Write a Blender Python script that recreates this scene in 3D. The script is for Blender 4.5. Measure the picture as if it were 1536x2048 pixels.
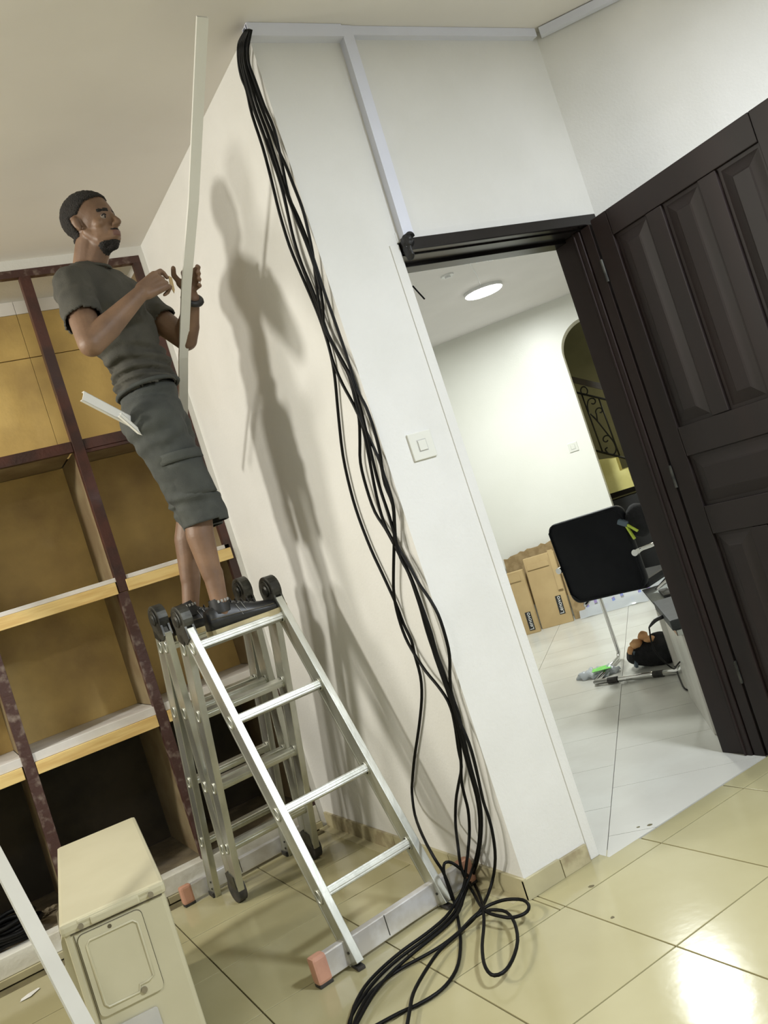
import bpy, bmesh, math, random
from mathutils import Vector, Matrix, noise, Quaternion
random.seed(7)
for o in list(bpy.data.objects): bpy.data.objects.remove(o)
S = bpy.context.scene
COL = S.collection
# ---------------------------------------------------------------- camera
cd = bpy.data.cameras.new('camera'); cam = bpy.data.objects.new('camera', cd); COL.objects.link(cam)
cd.sensor_fit = 'HORIZONTAL'; cd.sensor_width = 36; cd.lens = 36*1732.6/1536
cd.clip_start = .05; cd.clip_end = 60
R = ((0.83290136, -0.45851141, -0.30990743), (-0.2619238, 0.16670396, -0.95058178), (0.48751538, 0.87291298, 0.0187529))
cam.matrix_world = Matrix(((R[0][0], -R[1][0], -R[2][0], 0), (R[0][1], -R[1][1], -R[2][1], 0), (R[0][2], -R[1][2], -R[2][2], 1.30), (0, 0, 0, 1)))
S.camera = cam
# ---------------------------------------------------------------- world, exposure, lamps
w = bpy.data.worlds.new('world'); S.world = w; w.use_nodes = True
w.node_tree.nodes['Background'].inputs[0].default_value = (.9, .95, 1, 1)
w.node_tree.nodes['Background'].inputs[1].default_value = .05
S.view_settings.view_transform = 'Standard'; S.view_settings.look = 'None'
S.view_settings.exposure = 0.16; S.view_settings.gamma = 1; S.view_settings.use_curve_mapping = False

def lamp(name, loc, target, size, power, col, spread=180):
    ld = bpy.data.lights.new(name, 'AREA'); ld.shape = 'DISK'; ld.size = size; ld.energy = power; ld.color = col; ld.spread = math.radians(spread)
    o = bpy.data.objects.new(name, ld); COL.objects.link(o); o.location = loc
    o.rotation_euler = (Vector(target)-Vector(loc)).to_track_quat('-Z', 'Y').to_euler()
    return o
lamp('wall_and_added_light', (-1.85, 2.95, 2.72), (1.2, 3.25, .9), .30, 37, (1, .96, .86), 140)
lamp('wall_and_added_light', (-1.5, 3.92, 2.62), (1.3, 2.9, 1.0), .5, 18, (1, .96, .86), 140)  # extra source added beside the wall lamp to blur the man's shadow
lamp('ceiling_and_fill_light', (2.3, -.15, 2.97), (2.3, -.15, 0), .5, 140, (.87, .93, 1))
lamp('ceiling_and_fill_light', (-.8, .4, 2.97), (-.8, .4, 0), .5, 22, (1, .97, .90))  # added fill for the camera side of the man, not a fixture
lamp('far_room_light', (4.27, 5.1, 2.745), (4.27, 5.1, 0), .3, 62, (.95, .99, .95))
lamp('stair_light', (7.2, 5.9, 2.6), (6.5, 5.4, .8), .4, 16, (1, .93, .68))

# ---------------------------------------------------------------- materials
def mat(name, c, c2=None, rough=.6, scale=6, bump=0, bscale=60, metal=0, spec=.5, detail=4, lo=.4, hi=.6, stretch=None, coat=0):
    m = bpy.data.materials.new(name); m.use_nodes = True
    nt = m.node_tree; b = nt.nodes['Principled BSDF']
    b.inputs['Roughness'].default_value = rough; b.inputs['Metallic'].default_value = metal
    b.inputs['Specular IOR Level'].default_value = spec
    if coat: b.inputs['Coat Weight'].default_value = coat; b.inputs['Coat Roughness'].default_value = .08
    b.inputs['Base Color'].default_value = (*c, 1)
    tc = nt.nodes.new('ShaderNodeTexCoord'); mp = nt.nodes.new('ShaderNodeMapping')
    nt.links.new(tc.outputs['Object'], mp.inputs[0])
    if stretch: mp.inputs['Scale'].default_value = stretch
    if c2:
        n = nt.nodes.new('ShaderNodeTexNoise'); n.inputs['Scale'].default_value = scale; n.inputs['Detail'].default_value = detail
        nt.links.new(mp.outputs[0], n.inputs['Vector'])
        r = nt.nodes.new('ShaderNodeValToRGB'); r.color_ramp.elements[0].position = lo; r.color_ramp.elements[1].position = hi
        r.color_ramp.elements[0].color = (*c, 1); r.color_ramp.elements[1].color = (*c2, 1)
        nt.links.new(n.outputs[0], r.inputs[0]); nt.links.new(r.outputs[0], b.inputs['Base Color'])
    if bump:
        n2 = nt.nodes.new('ShaderNodeTexNoise'); n2.inputs['Scale'].default_value = bscale; n2.inputs['Detail'].default_value = 3
        nt.links.new(mp.outputs[0], n2.inputs['Vector'])
        bp = nt.nodes.new('ShaderNodeBump'); bp.inputs['Strength'].default_value = bump; bp.inputs['Distance'].default_value = .01
        nt.links.new(n2.outputs[0], bp.inputs['Height']); nt.links.new(bp.outputs[0], b.inputs['Normal'])
    return m
def glow(name, c, s):
    m = bpy.data.materials.new(name); m.use_nodes = True; b = m.node_tree.nodes['Principled BSDF']
    b.inputs['Base Color'].default_value = (*c, 1); b.inputs['Emission Color'].default_value = (*c, 1); b.inputs['Emission Strength'].default_value = s
    return m
M = dict(
 wall=mat('wall_paint', (.70, .695, .665), (.74, .735, .71), .55, 2.5, .12, 90),
 wallfar=mat('far_wall_paint', (.78, .78, .72), (.80, .80, .745), .35, 2, .05, 90),
 ceil=mat('ceiling_paint', (.76, .73, .69), (.80, .77, .73), .8, 1.6),
 ceilfar=mat('far_ceiling_paint', (.84, .81, .80), (.87, .84, .83), .8, 2),
 tile=mat('beige_tile', (.39, .355, .20), (.425, .39, .23), .13, 2.2, .02, 25, spec=.5),
 grout=mat('grout', (.16, .14, .07), (.11, .09, .05), .8, 8),
 skirt=mat('beige_skirting_tile', (.50, .46, .29), (.42, .38, .24), .3, 5),
 skirtdirty=mat('dirty_skirting_tile', (.30, .25, .15), (.48, .43, .27), .5, 14),
 grey=mat('grey_floor_tile', (.62, .62, .57), (.56, .55, .50), .25, 2.2, .03, 30),
 greygrout=mat('grey_grout', (.30, .28, .26), rough=.8),
 door=mat('dark_varnished_wood', (.012, .008, .0075), (.021, .0115, .0105), .50, 3, .06, 12, stretch=(1, 1, .2), spec=.35),
 doorblk=mat('black_varnished_wood', (.006, .005, .005), (.011, .009, .009), .24, 6, spec=.4),
 post=mat('worn_maroon_paint', (.070, .024, .017), (.038, .016, .013), .45, 9, .25, 50, hi=.62),
 postgrey=mat('scuffed_maroon_paint', (.06, .025, .02), (.22, .17, .14), .5, 22, .25, 50, lo=.52, hi=.72),
 board=mat('stained_yellow_board', (.64, .45, .155), (.33, .215, .08), .55, 2.6, .1, 40, detail=8, lo=.40, hi=.72),
 boarddim=mat('stained_shaded_board', (.06, .047, .028), (.03, .024, .015), .7, 4, .1, 40, detail=7),  # shade of the deep bottom cell is put into this board colour
 divider=mat('grey_brown_divider', (.33, .26, .15), (.25, .18, .10), .6, 5, .1, 40),
 shelfwhite=mat('white_melamine', (.72, .70, .68), (.62, .59, .56), .5, 5),
 pine=mat('pine_edge', (.78, .58, .24), (.66, .44, .16), .5, 4, .05, 40, stretch=(1, 6, 12)),
 kerb=mat('white_kerb_paint', (.74, .73, .66), (.55, .52, .43), .6, 9, .2, 40, lo=.5, hi=.75),
 kerbfloor=mat('dusty_cement', (.24, .20, .13), (.15, .12, .08), .8, 8, .2, 40),
 alu=mat('aluminium', (.62, .63, .58), (.50, .51, .46), .33, 12, .05, 80, metal=.85, stretch=(1, 1, .3)),
 aluw=mat('white_aluminium', (.78, .78, .80), (.62, .60, .58), .3, 10, metal=.45),
 hinge=mat('dark_hinge_steel', (.035, .035, .032), (.08, .08, .07), .4, 20, metal=.6),
 black=mat('black_plastic', (.012, .012, .013), rough=.5),
 rubber=mat('black_rubber', (.02, .02, .018), (.045, .04, .035), .7, 30),
 cable=mat('black_cable', (.003, .003, .003), rough=.5, spec=.18),
 pink=mat('salmon_rubber_cap', (.56, .30, .21), (.48, .25, .18), .6, 10),
 pvc=mat('white_pvc', (.72, .74, .84), (.69, .71, .81), .4, 3),
 pvcw=mat('ivory_pvc', (.76, .755, .71), (.73, .725, .68), .42, 3),
 pvcd=mat('dull_pvc', (.50, .50, .46), (.46, .46, .42), .5, 3),
 ac=mat('cream_enamel', (.54, .51, .365), (.50, .47, .33), .35, 3, .02, 40),
 acdark=mat('dark_gap', (.10, .085, .05), rough=.8),
 sticker=mat('grey_sticker', (.50, .49, .46), (.46, .46, .44), .6, 9),
 screw=mat('screw_steel', (.35, .32, .26), rough=.4, metal=.8),
 switch=mat('switch_white', (.72, .72, .66), rough=.3),
 skin=mat('brown_skin', (.215, .125, .074), (.16, .092, .056), .52, 9, .08, 120),
 lip=mat('lip', (.17, .078, .060), rough=.5),
 hair=mat('black_hair', (.012, .010, .009), (.02, .016, .014), .85, 90, .9, 220),
 eyew=mat('eye_white', (.28, .23, .20), rough=.3),
 iris=mat('dark_iris', (.012, .008, .006), rough=.2),
 shirt=mat('charcoal_knit', (.062, .059, .047), (.048, .046, .037), .85, 12, .25, 300),
 shorts=mat('slate_cotton', (.060, .065, .058), (.045, .049, .045), .85, 10, .25, 260),
 shoe=mat('black_leather', (.012, .013, .014), (.02, .021, .023), .38, 18),
 sole=mat('cream_rubber', (.55, .48, .28), (.45, .38, .22), .6, 14),
 stitch=mat('grey_thread', (.35, .35, .34), rough=.8),
 card=mat('cardboard', (.52, .38, .19), (.47, .34, .165), .8, 5),
 cardd=mat('torn_cardboard', (.40, .29, .15), (.30, .21, .10), .85, 18),
 print_=mat('black_print', (.02, .02, .02), rough=.6),
 chrome=mat('chrome', (.75, .75, .74), rough=.12, metal=1),
 seat=mat('black_leatherette', (.004, .005, .008), (.006, .007, .010), .55, 12, .04, 80, spec=.2),
 bag=mat('black_fabric', (.006, .006, .007), (.012, .012, .014), .95, 25, .4, 90),
 tan=mat('orange_cloth', (.85, .50, .25), (.70, .36, .16), .8, 10),
 green=mat('green_label', (.12, .62, .06), (.25, .7, .1), .4, 30),
 lime=mat('lime_plastic', (.55, .68, .08), rough=.5),
 bluegrey=mat('blue_grey_plastic', (.10, .14, .18), rough=.5),
 device=mat('dark_device', (.022, .027, .031), (.03, .036, .04), .55, 20),
 desk=mat('white_desk', (.70, .69, .64), (.60, .58, .53), .35, 5),
 deskg=mat('grey_desk_top', (.55, .58, .56), rough=.2),
 olive=mat('olive_wall', (.26, .25, .14), (.22, .21, .12), .8, 3),
 yellow=mat('yellow_stair_paint', (.72, .66, .26), (.62, .56, .2), .6, 6),
 iron=mat('wrought_iron', (.012, .012, .012), rough=.5, metal=.4),
 darkwood=mat('dark_brown_wood', (.05, .035, .022), (.035, .025, .016), .5, 8),
 white=mat('white_bits', (.8, .8, .78), rough=.5),
 lamp=glow('lamp_diffuser', (1, .99, .95), 14),
 rim=mat('lamp_rim', (.8, .8, .8), rough=.3),
 bluepr=mat('blue_print', (.16, .26, .62), (.3, .2, .4), .5, 14),
)
def film(name, c, a):
    m = mat(name, c, rough=.15); b = m.node_tree.nodes['Principled BSDF']; b.inputs['Alpha'].default_value = a
    return m
M['film'] = film('clear_plastic_film', (.60, .64, .68), .68)

# ---------------------------------------------------------------- helpers
def V(*a): return Vector(a)
def box(bm, x0, x1, y0, y1, z0, z1, bev=0, mtx=None):
    r = bmesh.ops.create_cube(bm, size=1)
    vs = r['verts']
    for v in vs: v.co = V(x0+(v.co.x+.5)*(x1-x0), y0+(v.co.y+.5)*(y1-y0), z0+(v.co.z+.5)*(z1-z0))
    if bev:
        es = list({e for v in vs for e in v.link_edges})
        r2 = bmesh.ops.bevel(bm, geom=es, offset=bev, segments=2, affect='EDGES', profile=.6)
        vs = list({v for f in r2['faces'] for v in f.verts} | {v for v in vs if v.is_valid})
    if mtx:
        for v in vs: v.co = mtx @ v.co
    return vs
def beam(bm, p, q, wx, wy, up=(0, 0, 1), bev=0):
    # box from p to q, size wx along side, wy along the other
    p, q = Vector(p), Vector(q); d = (q-p); L = d.length; d.normalize()
    s = d.cross(Vector(up)).normalized(); t = s.cross(d).normalized()
    m = Matrix((( s.x, t.x, d.x, p.x), (s.y, t.y, d.y, p.y), (s.z, t.z, d.z, p.z), (0, 0, 0, 1)))
    return box(bm, -wx/2, wx/2, -wy/2, wy/2, 0, L, bev, m)
def ring_tube(bm, pts, rads, n=8, cap=True, closed=False):
    pts = [Vector(p) for p in pts]; rings = []; prev = None; N = len(pts)
    for i, p in enumerate(pts):
        a = pts[max(i-1, 0)]; b = pts[min(i+1, N-1)]
        if closed: a = pts[(i-1) % N]; b = pts[(i+1) % N]
        t = (b-a).normalized() if (b-a).length > 1e-7 else V(0, 0, 1)
        if prev is None:
            u = t.cross(V(0, 0, 1));
            if u.length < .1: u = t.cross(V(1, 0, 0))
            u.normalize()
        else:
            u = prev - t*prev.dot(t); u = u.normalized() if u.length > 1e-6 else prev
        prev = u; v = t.cross(u); r = rads[i] if hasattr(rads, '__len__') else rads
        rings.append([bm.verts.new(p+(u*math.cos(2*math.pi*k/n)+v*math.sin(2*math.pi*k/n))*r) for k in range(n)])
    for i in range(N-1 if not closed else N):
        A, B = rings[i], rings[(i+1) % N]
        for k in range(n): bm.faces.new((A[k], A[(k+1) % n], B[(k+1) % n], B[k]))
    if cap and not closed:
        bm.faces.new(rings[0][::-1]); bm.faces.new(rings[-1])
def smoothpath(pts, k=4):
    pts = [Vector(p) for p in pts]; out = []
    for i in range(len(pts)-1):
        p0 = pts[max(i-1, 0)]; p1 = pts[i]; p2 = pts[i+1]; p3 = pts[min(i+2, len(pts)-1)]
        for j in range(k):
            t = j/k; out.append(.5*((2*p1)+(p2-p0)*t+(2*p0-5*p1+4*p2-p3)*t*t+(3*p1-p0-3*p2+p3)*t**3))
    out.append(pts[-1]); return out
def cyl(bm, p, q, r, n=16, r2=None): ring_tube(bm, [p, q], [r, r if r2 is None else r2], n)
def ball(bm, c, r, sub=2, axes=None):
    # r may be a triple; axes: three unit vectors
    rr = r if hasattr(r, '__len__') else (r, r, r)
    res = bmesh.ops.create_icosphere(bm, subdivisions=sub, radius=1)
    ax = axes or (V(1, 0, 0), V(0, 1, 0), V(0, 0, 1)); c = Vector(c)
    for v in res['verts']:
        l = v.co.copy(); v.co = c+ax[0]*l.x*rr[0]+ax[1]*l.y*rr[1]+ax[2]*l.z*rr[2]
    return res['verts']
def caps(bm, p, r1, q, r2, n=14):
    # tapered capsule
    p, q = Vector(p), Vector(q); d = (q-p); L = d.length; d.normalize()
    pts = []; rad = []
    for k in range(5): a = math.pi/2*(1-k/4); pts.append(p-d*r1*math.sin(a)); rad.append(max(r1*math.cos(a), .0004))
    for k in range(1, 5): t = k/5; pts.append(p.lerp(q, t)); rad.append(r1+(r2-r1)*t)
    for k in range(5): a = math.pi/2*k/4; pts.append(q+d*r2*math.sin(a)); rad.append(max(r2*math.cos(a), .0004))
    ring_tube(bm, pts, rad, n)
def plate(bm, pts, th):
    # polygon in 3-D given thickness along its normal
    pts = [Vector(p) for p in pts]; n = (pts[1]-pts[0]).cross(pts[2]-pts[0]).normalized()
    a = [bm.verts.new(p) for p in pts]; b = [bm.verts.new(p+n*th) for p in pts]; k = len(pts)
    bm.faces.new(a[::-1]); bm.faces.new(b)
    for i in range(k): bm.faces.new((a[i], a[(i+1) % k], b[(i+1) % k], b[i]))
def mesh(name, bm, m, smooth=False):
    bmesh.ops.recalc_face_normals(bm, faces=bm.faces)
    me = bpy.data.meshes.new(name); bm.to_mesh(me); bm.free()
    if m: me.materials.append(M[m] if isinstance(m, str) else m)
    if smooth:
        for p in me.polygons: p.use_smooth = True
    return me
def obj(name, bm, m, parent=None, smooth=False, origin=None):
    me = mesh(name, bm, m, smooth); o = bpy.data.objects.new(name, me); COL.objects.link(o)
    if parent:
        o.parent = parent
        base = Vector(parent.get('base', (0, 0, 0)))
        for v in me.vertices: v.co -= base
        if smooth == 'auto': pass
    return o
def tag(o, label, cat, group=None, kind=None):
    if label: o['label'] = label
    if cat: o['category'] = cat
    if group: o['group'] = group
    if kind: o['kind'] = kind
    return o
def thing(name, label, cat, base, group=None):
    o = bpy.data.objects.new(name, None); COL.objects.link(o); o.location = base; o['base'] = tuple(base)
    o.empty_display_size = .05
    return tag(o, label, cat, group)
def solo(name, bm, m, label, cat, group=None, smooth=False):
    return tag(obj(name, bm, m, None, smooth), label, cat, group)
def struct(name, bm, m, parent=None, smooth=False):
    o = obj(name, bm, m, parent, smooth)
    if parent is None: o['kind'] = 'structure'
    return o
def sub(parent, name, bm, m, smooth=False):
    # sub-part: parent is a mesh part; vertices stay in the thing's local frame
    me = mesh(name, bm, m, smooth); o = bpy.data.objects.new(name, me); COL.objects.link(o); o.parent = parent
    p = parent
    while p.parent: p = p.parent
    base = Vector(p.get('base', (0, 0, 0)))
    for v in me.vertices: v.co -= base
    return o
def B(): return bmesh.new()

# ================================================================ SETTING
CX, FY, SY, H = 1.452, 2.472, 4.13, 3.03      # cable wall, doorway wall, shelf front, ceiling
b = B(); box(b, -2.6, 2.70, -2.4, 4.85, -.12, -.006); box(b, 2.70, 4.5, -2.4, 2.415, -.12, -.006)
floor = struct('floor', b, 'grout')
xs = [1.474+.4435*k for k in range(-9, 6)]; ys = [-.41+.4585*k for k in range(0, 6)]
ys = [.024, .482, .94, 1.397, 1.855, 2.316, 2.756, 3.195, 3.61, 4.03]
cache = {}
def tile(x0, x1, y0, y1, par, mt, name='tile', z=0, th=.006):
    if x1-x0 < .012 or y1-y0 < .012: return
    g = .0024; k = (round(x1-x0, 3), round(y1-y0, 3), mt)
    if k not in cache:
        bm = B(); box(bm, g, x1-x0-g, g, y1-y0-g, -th, 0, .0012); cache[k] = mesh(name, bm, mt)
    o = bpy.data.objects.new(name, cache[k]); COL.objects.link(o); o.location = (x0, y0, z+random.uniform(-.0003, 0)); o.parent = par
for i in range(len(xs)-1):
    for j in range(len(ys)-1):
        x0, x1, y0, y1 = xs[i], xs[i+1], ys[j], ys[j+1]
        if x0 < CX and x1 > CX and y0 > 2.3: x1 = CX
        if x0 >= CX-.01 and y0 > 2.3:
            if x0 > 3: continue
            y1 = min(y1, 2.415 if x0 > 1.7 else FY)
        elif x0 > CX-.05 and y0 > 2.3: continue
        if y0 >= 2.4 and x0 >= CX-.05: continue
        if x0 >= CX-.05 and y1 > 2.5: y1 = FY
        y1 = min(y1, 4.12)
        if y1 > 2.4 and x0 < 1.5 and x1 > 1.5: pass
        if y0+x0 > 5.19: continue
        tile(x0, x1, y0, y1, floor, 'tile')
tile(CX, 1.474, 2.316, FY, floor, 'tile')
# grey floor of the far room, laid on the diagonal
b = B()
for pts in [[(1.765, 2.419), (2.66, 2.419), (2.66, 2.63), (1.765, 2.63)], [(1.60, 2.63), (6.75, 2.63), (6.75, 3.6), (4.9, 6.64), (2.4, 9.37), (1.60, 9.4)]]:
    plate(b, [(x, y, -.12) for x, y in pts], .114)
floor2 = struct('floor', b, 'greygrout')
dv, pv = V(.723, .691, 0), V(-.691, .723, 0); o0 = V(1.834, 2.495, 0)
def clip(poly, n, d):   # keep n.p <= d
    out = []
    for i in range(len(poly)):
        a, c = poly[i], poly[(i+1) % len(poly)]; da, dc = n.dot(a)-d, n.dot(c)-d
        if da <= 0: out.append(a)
        if (da < 0) != (dc < 0) and abs(da-dc) > 1e-9: out.append(a.lerp(c, da/(da-dc)))
    return out
for i in range(-3, 14):
    for j in range(-4, 6):
        g = .0015; offx = .19 if j % 2 else 0
        P = [o0+dv*(i*.46-.12+offx+a)+pv*(j*.62+c) for a, c in ((g, g), (.46-g, g), (.46-g, .62-g), (g, .62-g))]
        for n, d in ((V(-1, 0, 0), -1.60), (V(1, 0, 0), 6.7), (V(0, -1, 0), -2.42), (V(.739, .673, 0), 8.075)):
            P = clip(P, n, d)
            if len(P) < 3: break
        if len(P) < 3: continue
        Q = P
        # the part in front of the doorway stays between the jambs
        lowy = min(p.y for p in P)
        if lowy < 2.63:
            a = clip([p.copy() for p in P], V(0, -1, 0), -2.63)
            c = [p.copy() for p in P]
            for n, d in ((V(0, 1, 0), 2.63), (V(-1, 0, 0), -1.77), (V(1, 0, 0), 2.66)):
                c = clip(c, n, d)
                if len(c) < 3: break
            polys = [q for q in (a, c) if len(q) >= 3]
        else: polys = [P]
        for q in polys:
            b = B(); q = [V(p.x, p.y, -.006) for p in q]
            area = sum((q[k]-q[0]).cross(q[k+1]-q[0]).z for k in range(1, len(q)-1))/2
            if area < 4e-4: b.free(); continue
            plate(b, q, .006); obj('tile', b, 'grey', floor2)
for x, y, r in ((2.099, 1.975, .009), (1.60, 2.33, .010), (1.497, 2.125, .007), (2.01, 2.455, .010), (1.98, 2.485, .007)):
    b = B(); ring_tube(b, [(x, y, -.0002), (x, y, .0006)], [r, r*.8], 9)
    for v in b.verts: v.co.x += .3*r*math.sin(v.co.y*900)
    obj('spot', b, 'grout', floor)
# ceilings
b = B(); box(b, -2.1, 4.4, -2.4, 4.13, H, H+.1); struct('ceiling', b, 'ceil')
b = B(); plate(b, [(1.60, 2.62, 2.8), (6.9, 2.62, 2.8), (6.9, 4.5, 2.8), (2.0, 9.9, 2.8), (1.60, 9.9, 2.8)], .1); struct('ceiling', b, 'ceilfar')
# walls
b = B(); box(b, CX, 1.60, 2.635, 9.9, 0, H+.02); struct('wall_right', b, 'wall')
b = B()
box(b, CX, 1.765, FY, 2.635, 0, H+.02)
box(b, 1.765, 2.675, FY, 2.635, 2.238, H+.02); box(b, 1.767, 2.733, FY-.002, FY+.02, 2.2385, 2.275, .0008)
box(b, 2.675, 6.9, FY, 2.635, 0, H+.02)
struct('wall_front', b, 'wall')
# the corner of the column keeps a soft plaster arris, the door reveal a raised plaster strip
b = B(); box(b, 1.728, 1.7665, FY-.005, FY+.03, 0, 2.232, .003); struct('trim_1', b, 'wall')
# 45 degree wall beside the open door
b = B(); p = V(2.739, FY, 0); dd = V(.676, -.737, 0); nn = V(.737, .676, 0)
plate(b, [p, p+dd*2.3, p+dd*2.3+V(0, 0, H), p+V(0, 0, H)], -.0001) if False else None
bq = [p, p+dd*2.3, p+dd*2.3+nn*.12, p+nn*.12]
plate(b, [V(q.x, q.y, 0) for q in bq], H+.02); struct('wall_diagonal', b, 'wall')
e = p+dd*2.3
b = B(); box(b, e.x-.02, e.x+.1, -2.4, e.y+.1, 0, H+.02); struct('wall_side', b, 'wall')
b = B(); box(b, -2.6, 4.4, -2.5, -2.4, 0, H+.02); struct('wall_rear', b, 'wall')
b = B(); box(b, -2.7, -2.1, -2.4, 4.9, 0, H+.02); struct('wall_left', b, 'wall')
b = B(); box(b, -2.6, CX+.1, 4.80, 4.9, 0, H+.02); box(b, -2.6, CX+.02, 4.132, 4.8, 2.99, H+.02); box(b, -2.6, CX+.001, SY+.0, 4.16, 2.982, H+.02)
box(b, 1.425, CX+.02, SY-.003, 4.8, 0, 2.99); struct('wall_back', b, 'wall')
# far room: long wall on the diagonal with a rounded opening to the stairs
N = V(.739, .673, 0).normalized(); E_ = V(.673, -.739, 0).normalized()
def SP(s, z, d=8.08): return N*d+E_*s+V(0, 0, z)
def opening(d0, d1, s0, s1, a, c, top, r, name, mt):
    # wall slab s0..s1 between planes d0,d1 with an opening a..c, height top, corner radius r
    arc = [(a, 0)]+[(a+r-r*math.cos(t), top-r+r*math.sin(t)) for t in [math.pi/2*k/12 for k in range(13)]]
    arc += [(c-r+r*math.cos(t), top-r+r*math.sin(t)) for t in [math.pi/2*(1-k/12) for k in range(13)]]+[(c, 0)]
    bm = B(); hz = 2.82
    def quad(*q): bm.faces.new([bm.verts.new(SP(s, z, d)) for s, z, d in q])
    for d in (d0, d1):
        quad((s0, 0, d), (a, 0, d), (a, hz, d), (s0, hz, d)); quad((c, 0, d), (s1, 0, d), (s1, hz, d), (c, hz, d))
        for p, q in zip(arc, arc[1:]):
            if abs(p[0]-q[0]) > 1e-6: quad((p[0], p[1], d), (q[0], q[1], d), (q[0], hz, d), (p[0], hz, d))
    for p, q in zip(arc, arc[1:]): quad((*p, d0), (*q, d0), (*q, d1), (*p, d1))
    bmesh.ops.remove_doubles(bm, verts=bm.verts, dist=1e-5)
    return struct(name, bm, mt)
opening(8.08, 8.26, -6.6, 2.4, -.61, .55, 2.56, .27, 'wall_far', 'wallfar')
b = B(); box(b, 6.75, 6.85, 2.5, 4.6, 0, 2.82); struct('wall_far_side', b, 'wallfar')
# stairwell behind the opening
def slab(bm, s0, s1, z0, z1, d0, d1):
    q = [SP(s0, z0, d0), SP(s1, z0, d0), SP(s1, z0, d1), SP(s0, z0, d1)]; plate(bm, q, (z1-z0) if (q[1]-q[0]).cross(q[2]-q[0]).z > 0 else -(z1-z0))
b = B(); slab(b, -2.2, 1.8, 0, 3.4, 9.9, 10.0); slab(b, -2.3, -2.2, 0, 3.4, 8.26, 10); slab(b, 1.8, 1.9, 0, 3.4, 8.26, 10); slab(b, -2.3, 1.9, 3.4, 3.5, 8.1, 10)
struct('wall_stairwell', b, 'olive')
b = B(); slab(b, -2.3, 1.9, -.05, -.01, 8.08, 10); struct('floor', b, 'darkwood')

# skirting
for x0, x1, y0, y1, mt in ((CX-.012, CX, 2.46, 2.93, 'skirt'), (CX-.012, CX, 2.933, 3.37, 'skirt'), (CX-.012, CX, 3.373, 4.10, 'skirtdirty')):
    if y0 == 2.46:
        b = B(); box(b, 1.40, CX+.02, 2.5, 4.12, -.005, .001); base = struct('baseboard_right', b, 'skirt')
    bb = B(); box(bb, x0, x1, y0, y1, 0, .07, .0015); obj('tile', bb, mt, base)
b = B(); box(b, CX+.002, 1.72, FY-.004, FY+.01, .001, .06); base = struct('baseboard_front', b, 'grout')
bb = B(); box(bb, CX-.012, 1.60, FY-.013, FY, 0, .066, .0015); obj('tile', bb, 'skirt', base)
bb = B(); box(bb, 1.603, 1.722, FY-.013, FY, 0, .062, .0015); obj('tile', bb, 'skirtdirty', base)

# door frame and the open leaf
fr = B(); 
box(fr, 1.772, 2.70, 2.435, 2.475, 2.195, 2.238, .004)          # head moulding
box(fr, 1.772, 2.70, 2.475, 2.56, 2.190, 2.236, .002); box(fr, 1.772, 2.70, 2.56, 2.63, 2.178, 2.236, .002)
frame = struct('trim_2', fr, 'doorblk')
XD = 2.628
fr = B(); box(fr, XD, XD+.05, 2.52, 2.627, 0, 2.19, .003); box(fr, XD-.006, XD+.05, 2.475, 2.512, 0, 2.19, .004)
box(fr, XD-.012, XD+.05, 2.500, 2.509, 0, 2.19, .003); box(fr, XD, XD+.05, 2.418, 2.47, 0, 2.19, .004); jam = struct('trim_3', fr, 'door')
d = B(); box(d, XD+.014, XD+.04, 1.56, 2.405, .006, 2.196)
door = struct('door_1', d, 'door')
def dpart(nm, y0, y1, z0, z1, x0=XD, x1=XD+.016, bev=.003, m='door'):
    bm = B(); box(bm, x0, x1, y0, y1, z0, z1, bev); return obj(nm, bm, m, door)
for y0, y1 in ((2.32, 2.405), (1.556, 1.655)): dpart('stile', y0, y1, .006, 2.200)
for z0, z1 in ((2.10, 2.20), (1.205, 1.32), (.895, 1.005), (.006, .20)): dpart('rail', 1.657, 2.318, z0, z1)
for y0, y1 in ((2.075, 2.15), (1.83, 1.905)):
    dpart('muntin', y0, y1, 1.322, 2.098); dpart('muntin', y0, y1, .202, .893)
def raised(y0, y1, z0, z1):
    # raised and fielded panel: sunk border, sloped bevel, proud field
    bm = B(); m1, m2 = .012, .048; xo = XD+.013
    def rect(a, x): return [bm.verts.new((x, yy, zz)) for yy, zz in ((y0+a, z0+a), (y1-a, z0+a), (y1-a, z1-a), (y0+a, z1-a))]
    r0, r1, r2, r3 = rect(0, xo), rect(m1, xo), rect(m2, XD+.003), rect(m2+.006, XD+.0005)
    for A, C in ((r0, r1), (r1, r2), (r2, r3)):
        for k in range(4): bm.faces.new((A[k], A[(k+1) % 4], C[(k+1) % 4], C[k]))
    bm.faces.new(r3); back = rect(0, XD+.016)
    for k in range(4): bm.faces.new((r0[k], back[k], back[(k+1) % 4], r0[(k+1) % 4]))
    obj('panel', bm, 'door', door)
for y0, y1 in ((2.152, 2.318), (1.907, 2.073), (1.657, 1.828)):
    raised(y0, y1, 1.322, 2.098); raised(y0, y1, .202, .893)
raised(1.657, 2.318, 1.007, 1.203)
for z in (.3, 1.1, 1.95):
    bm = B(); cyl(bm, (XD-.004, 2.411, z), (XD-.004, 2.411, z+.09), .006, 10); obj('hinge', bm, 'hinge', door)

# ================================================================ SHELVING
sh = thing('built_in_shelving', 'old built-in shelving with maroon posts, yellow backs and pine-edged white shelves', 'shelving', (.3, 4.3, 0))
def P_(nm, m, *boxes, bev=.002, parent=None):
    bm = B()
    for q in boxes: box(bm, *q, bev)
    return obj(nm, bm, m, parent or sh)
BY = 4.55
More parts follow.
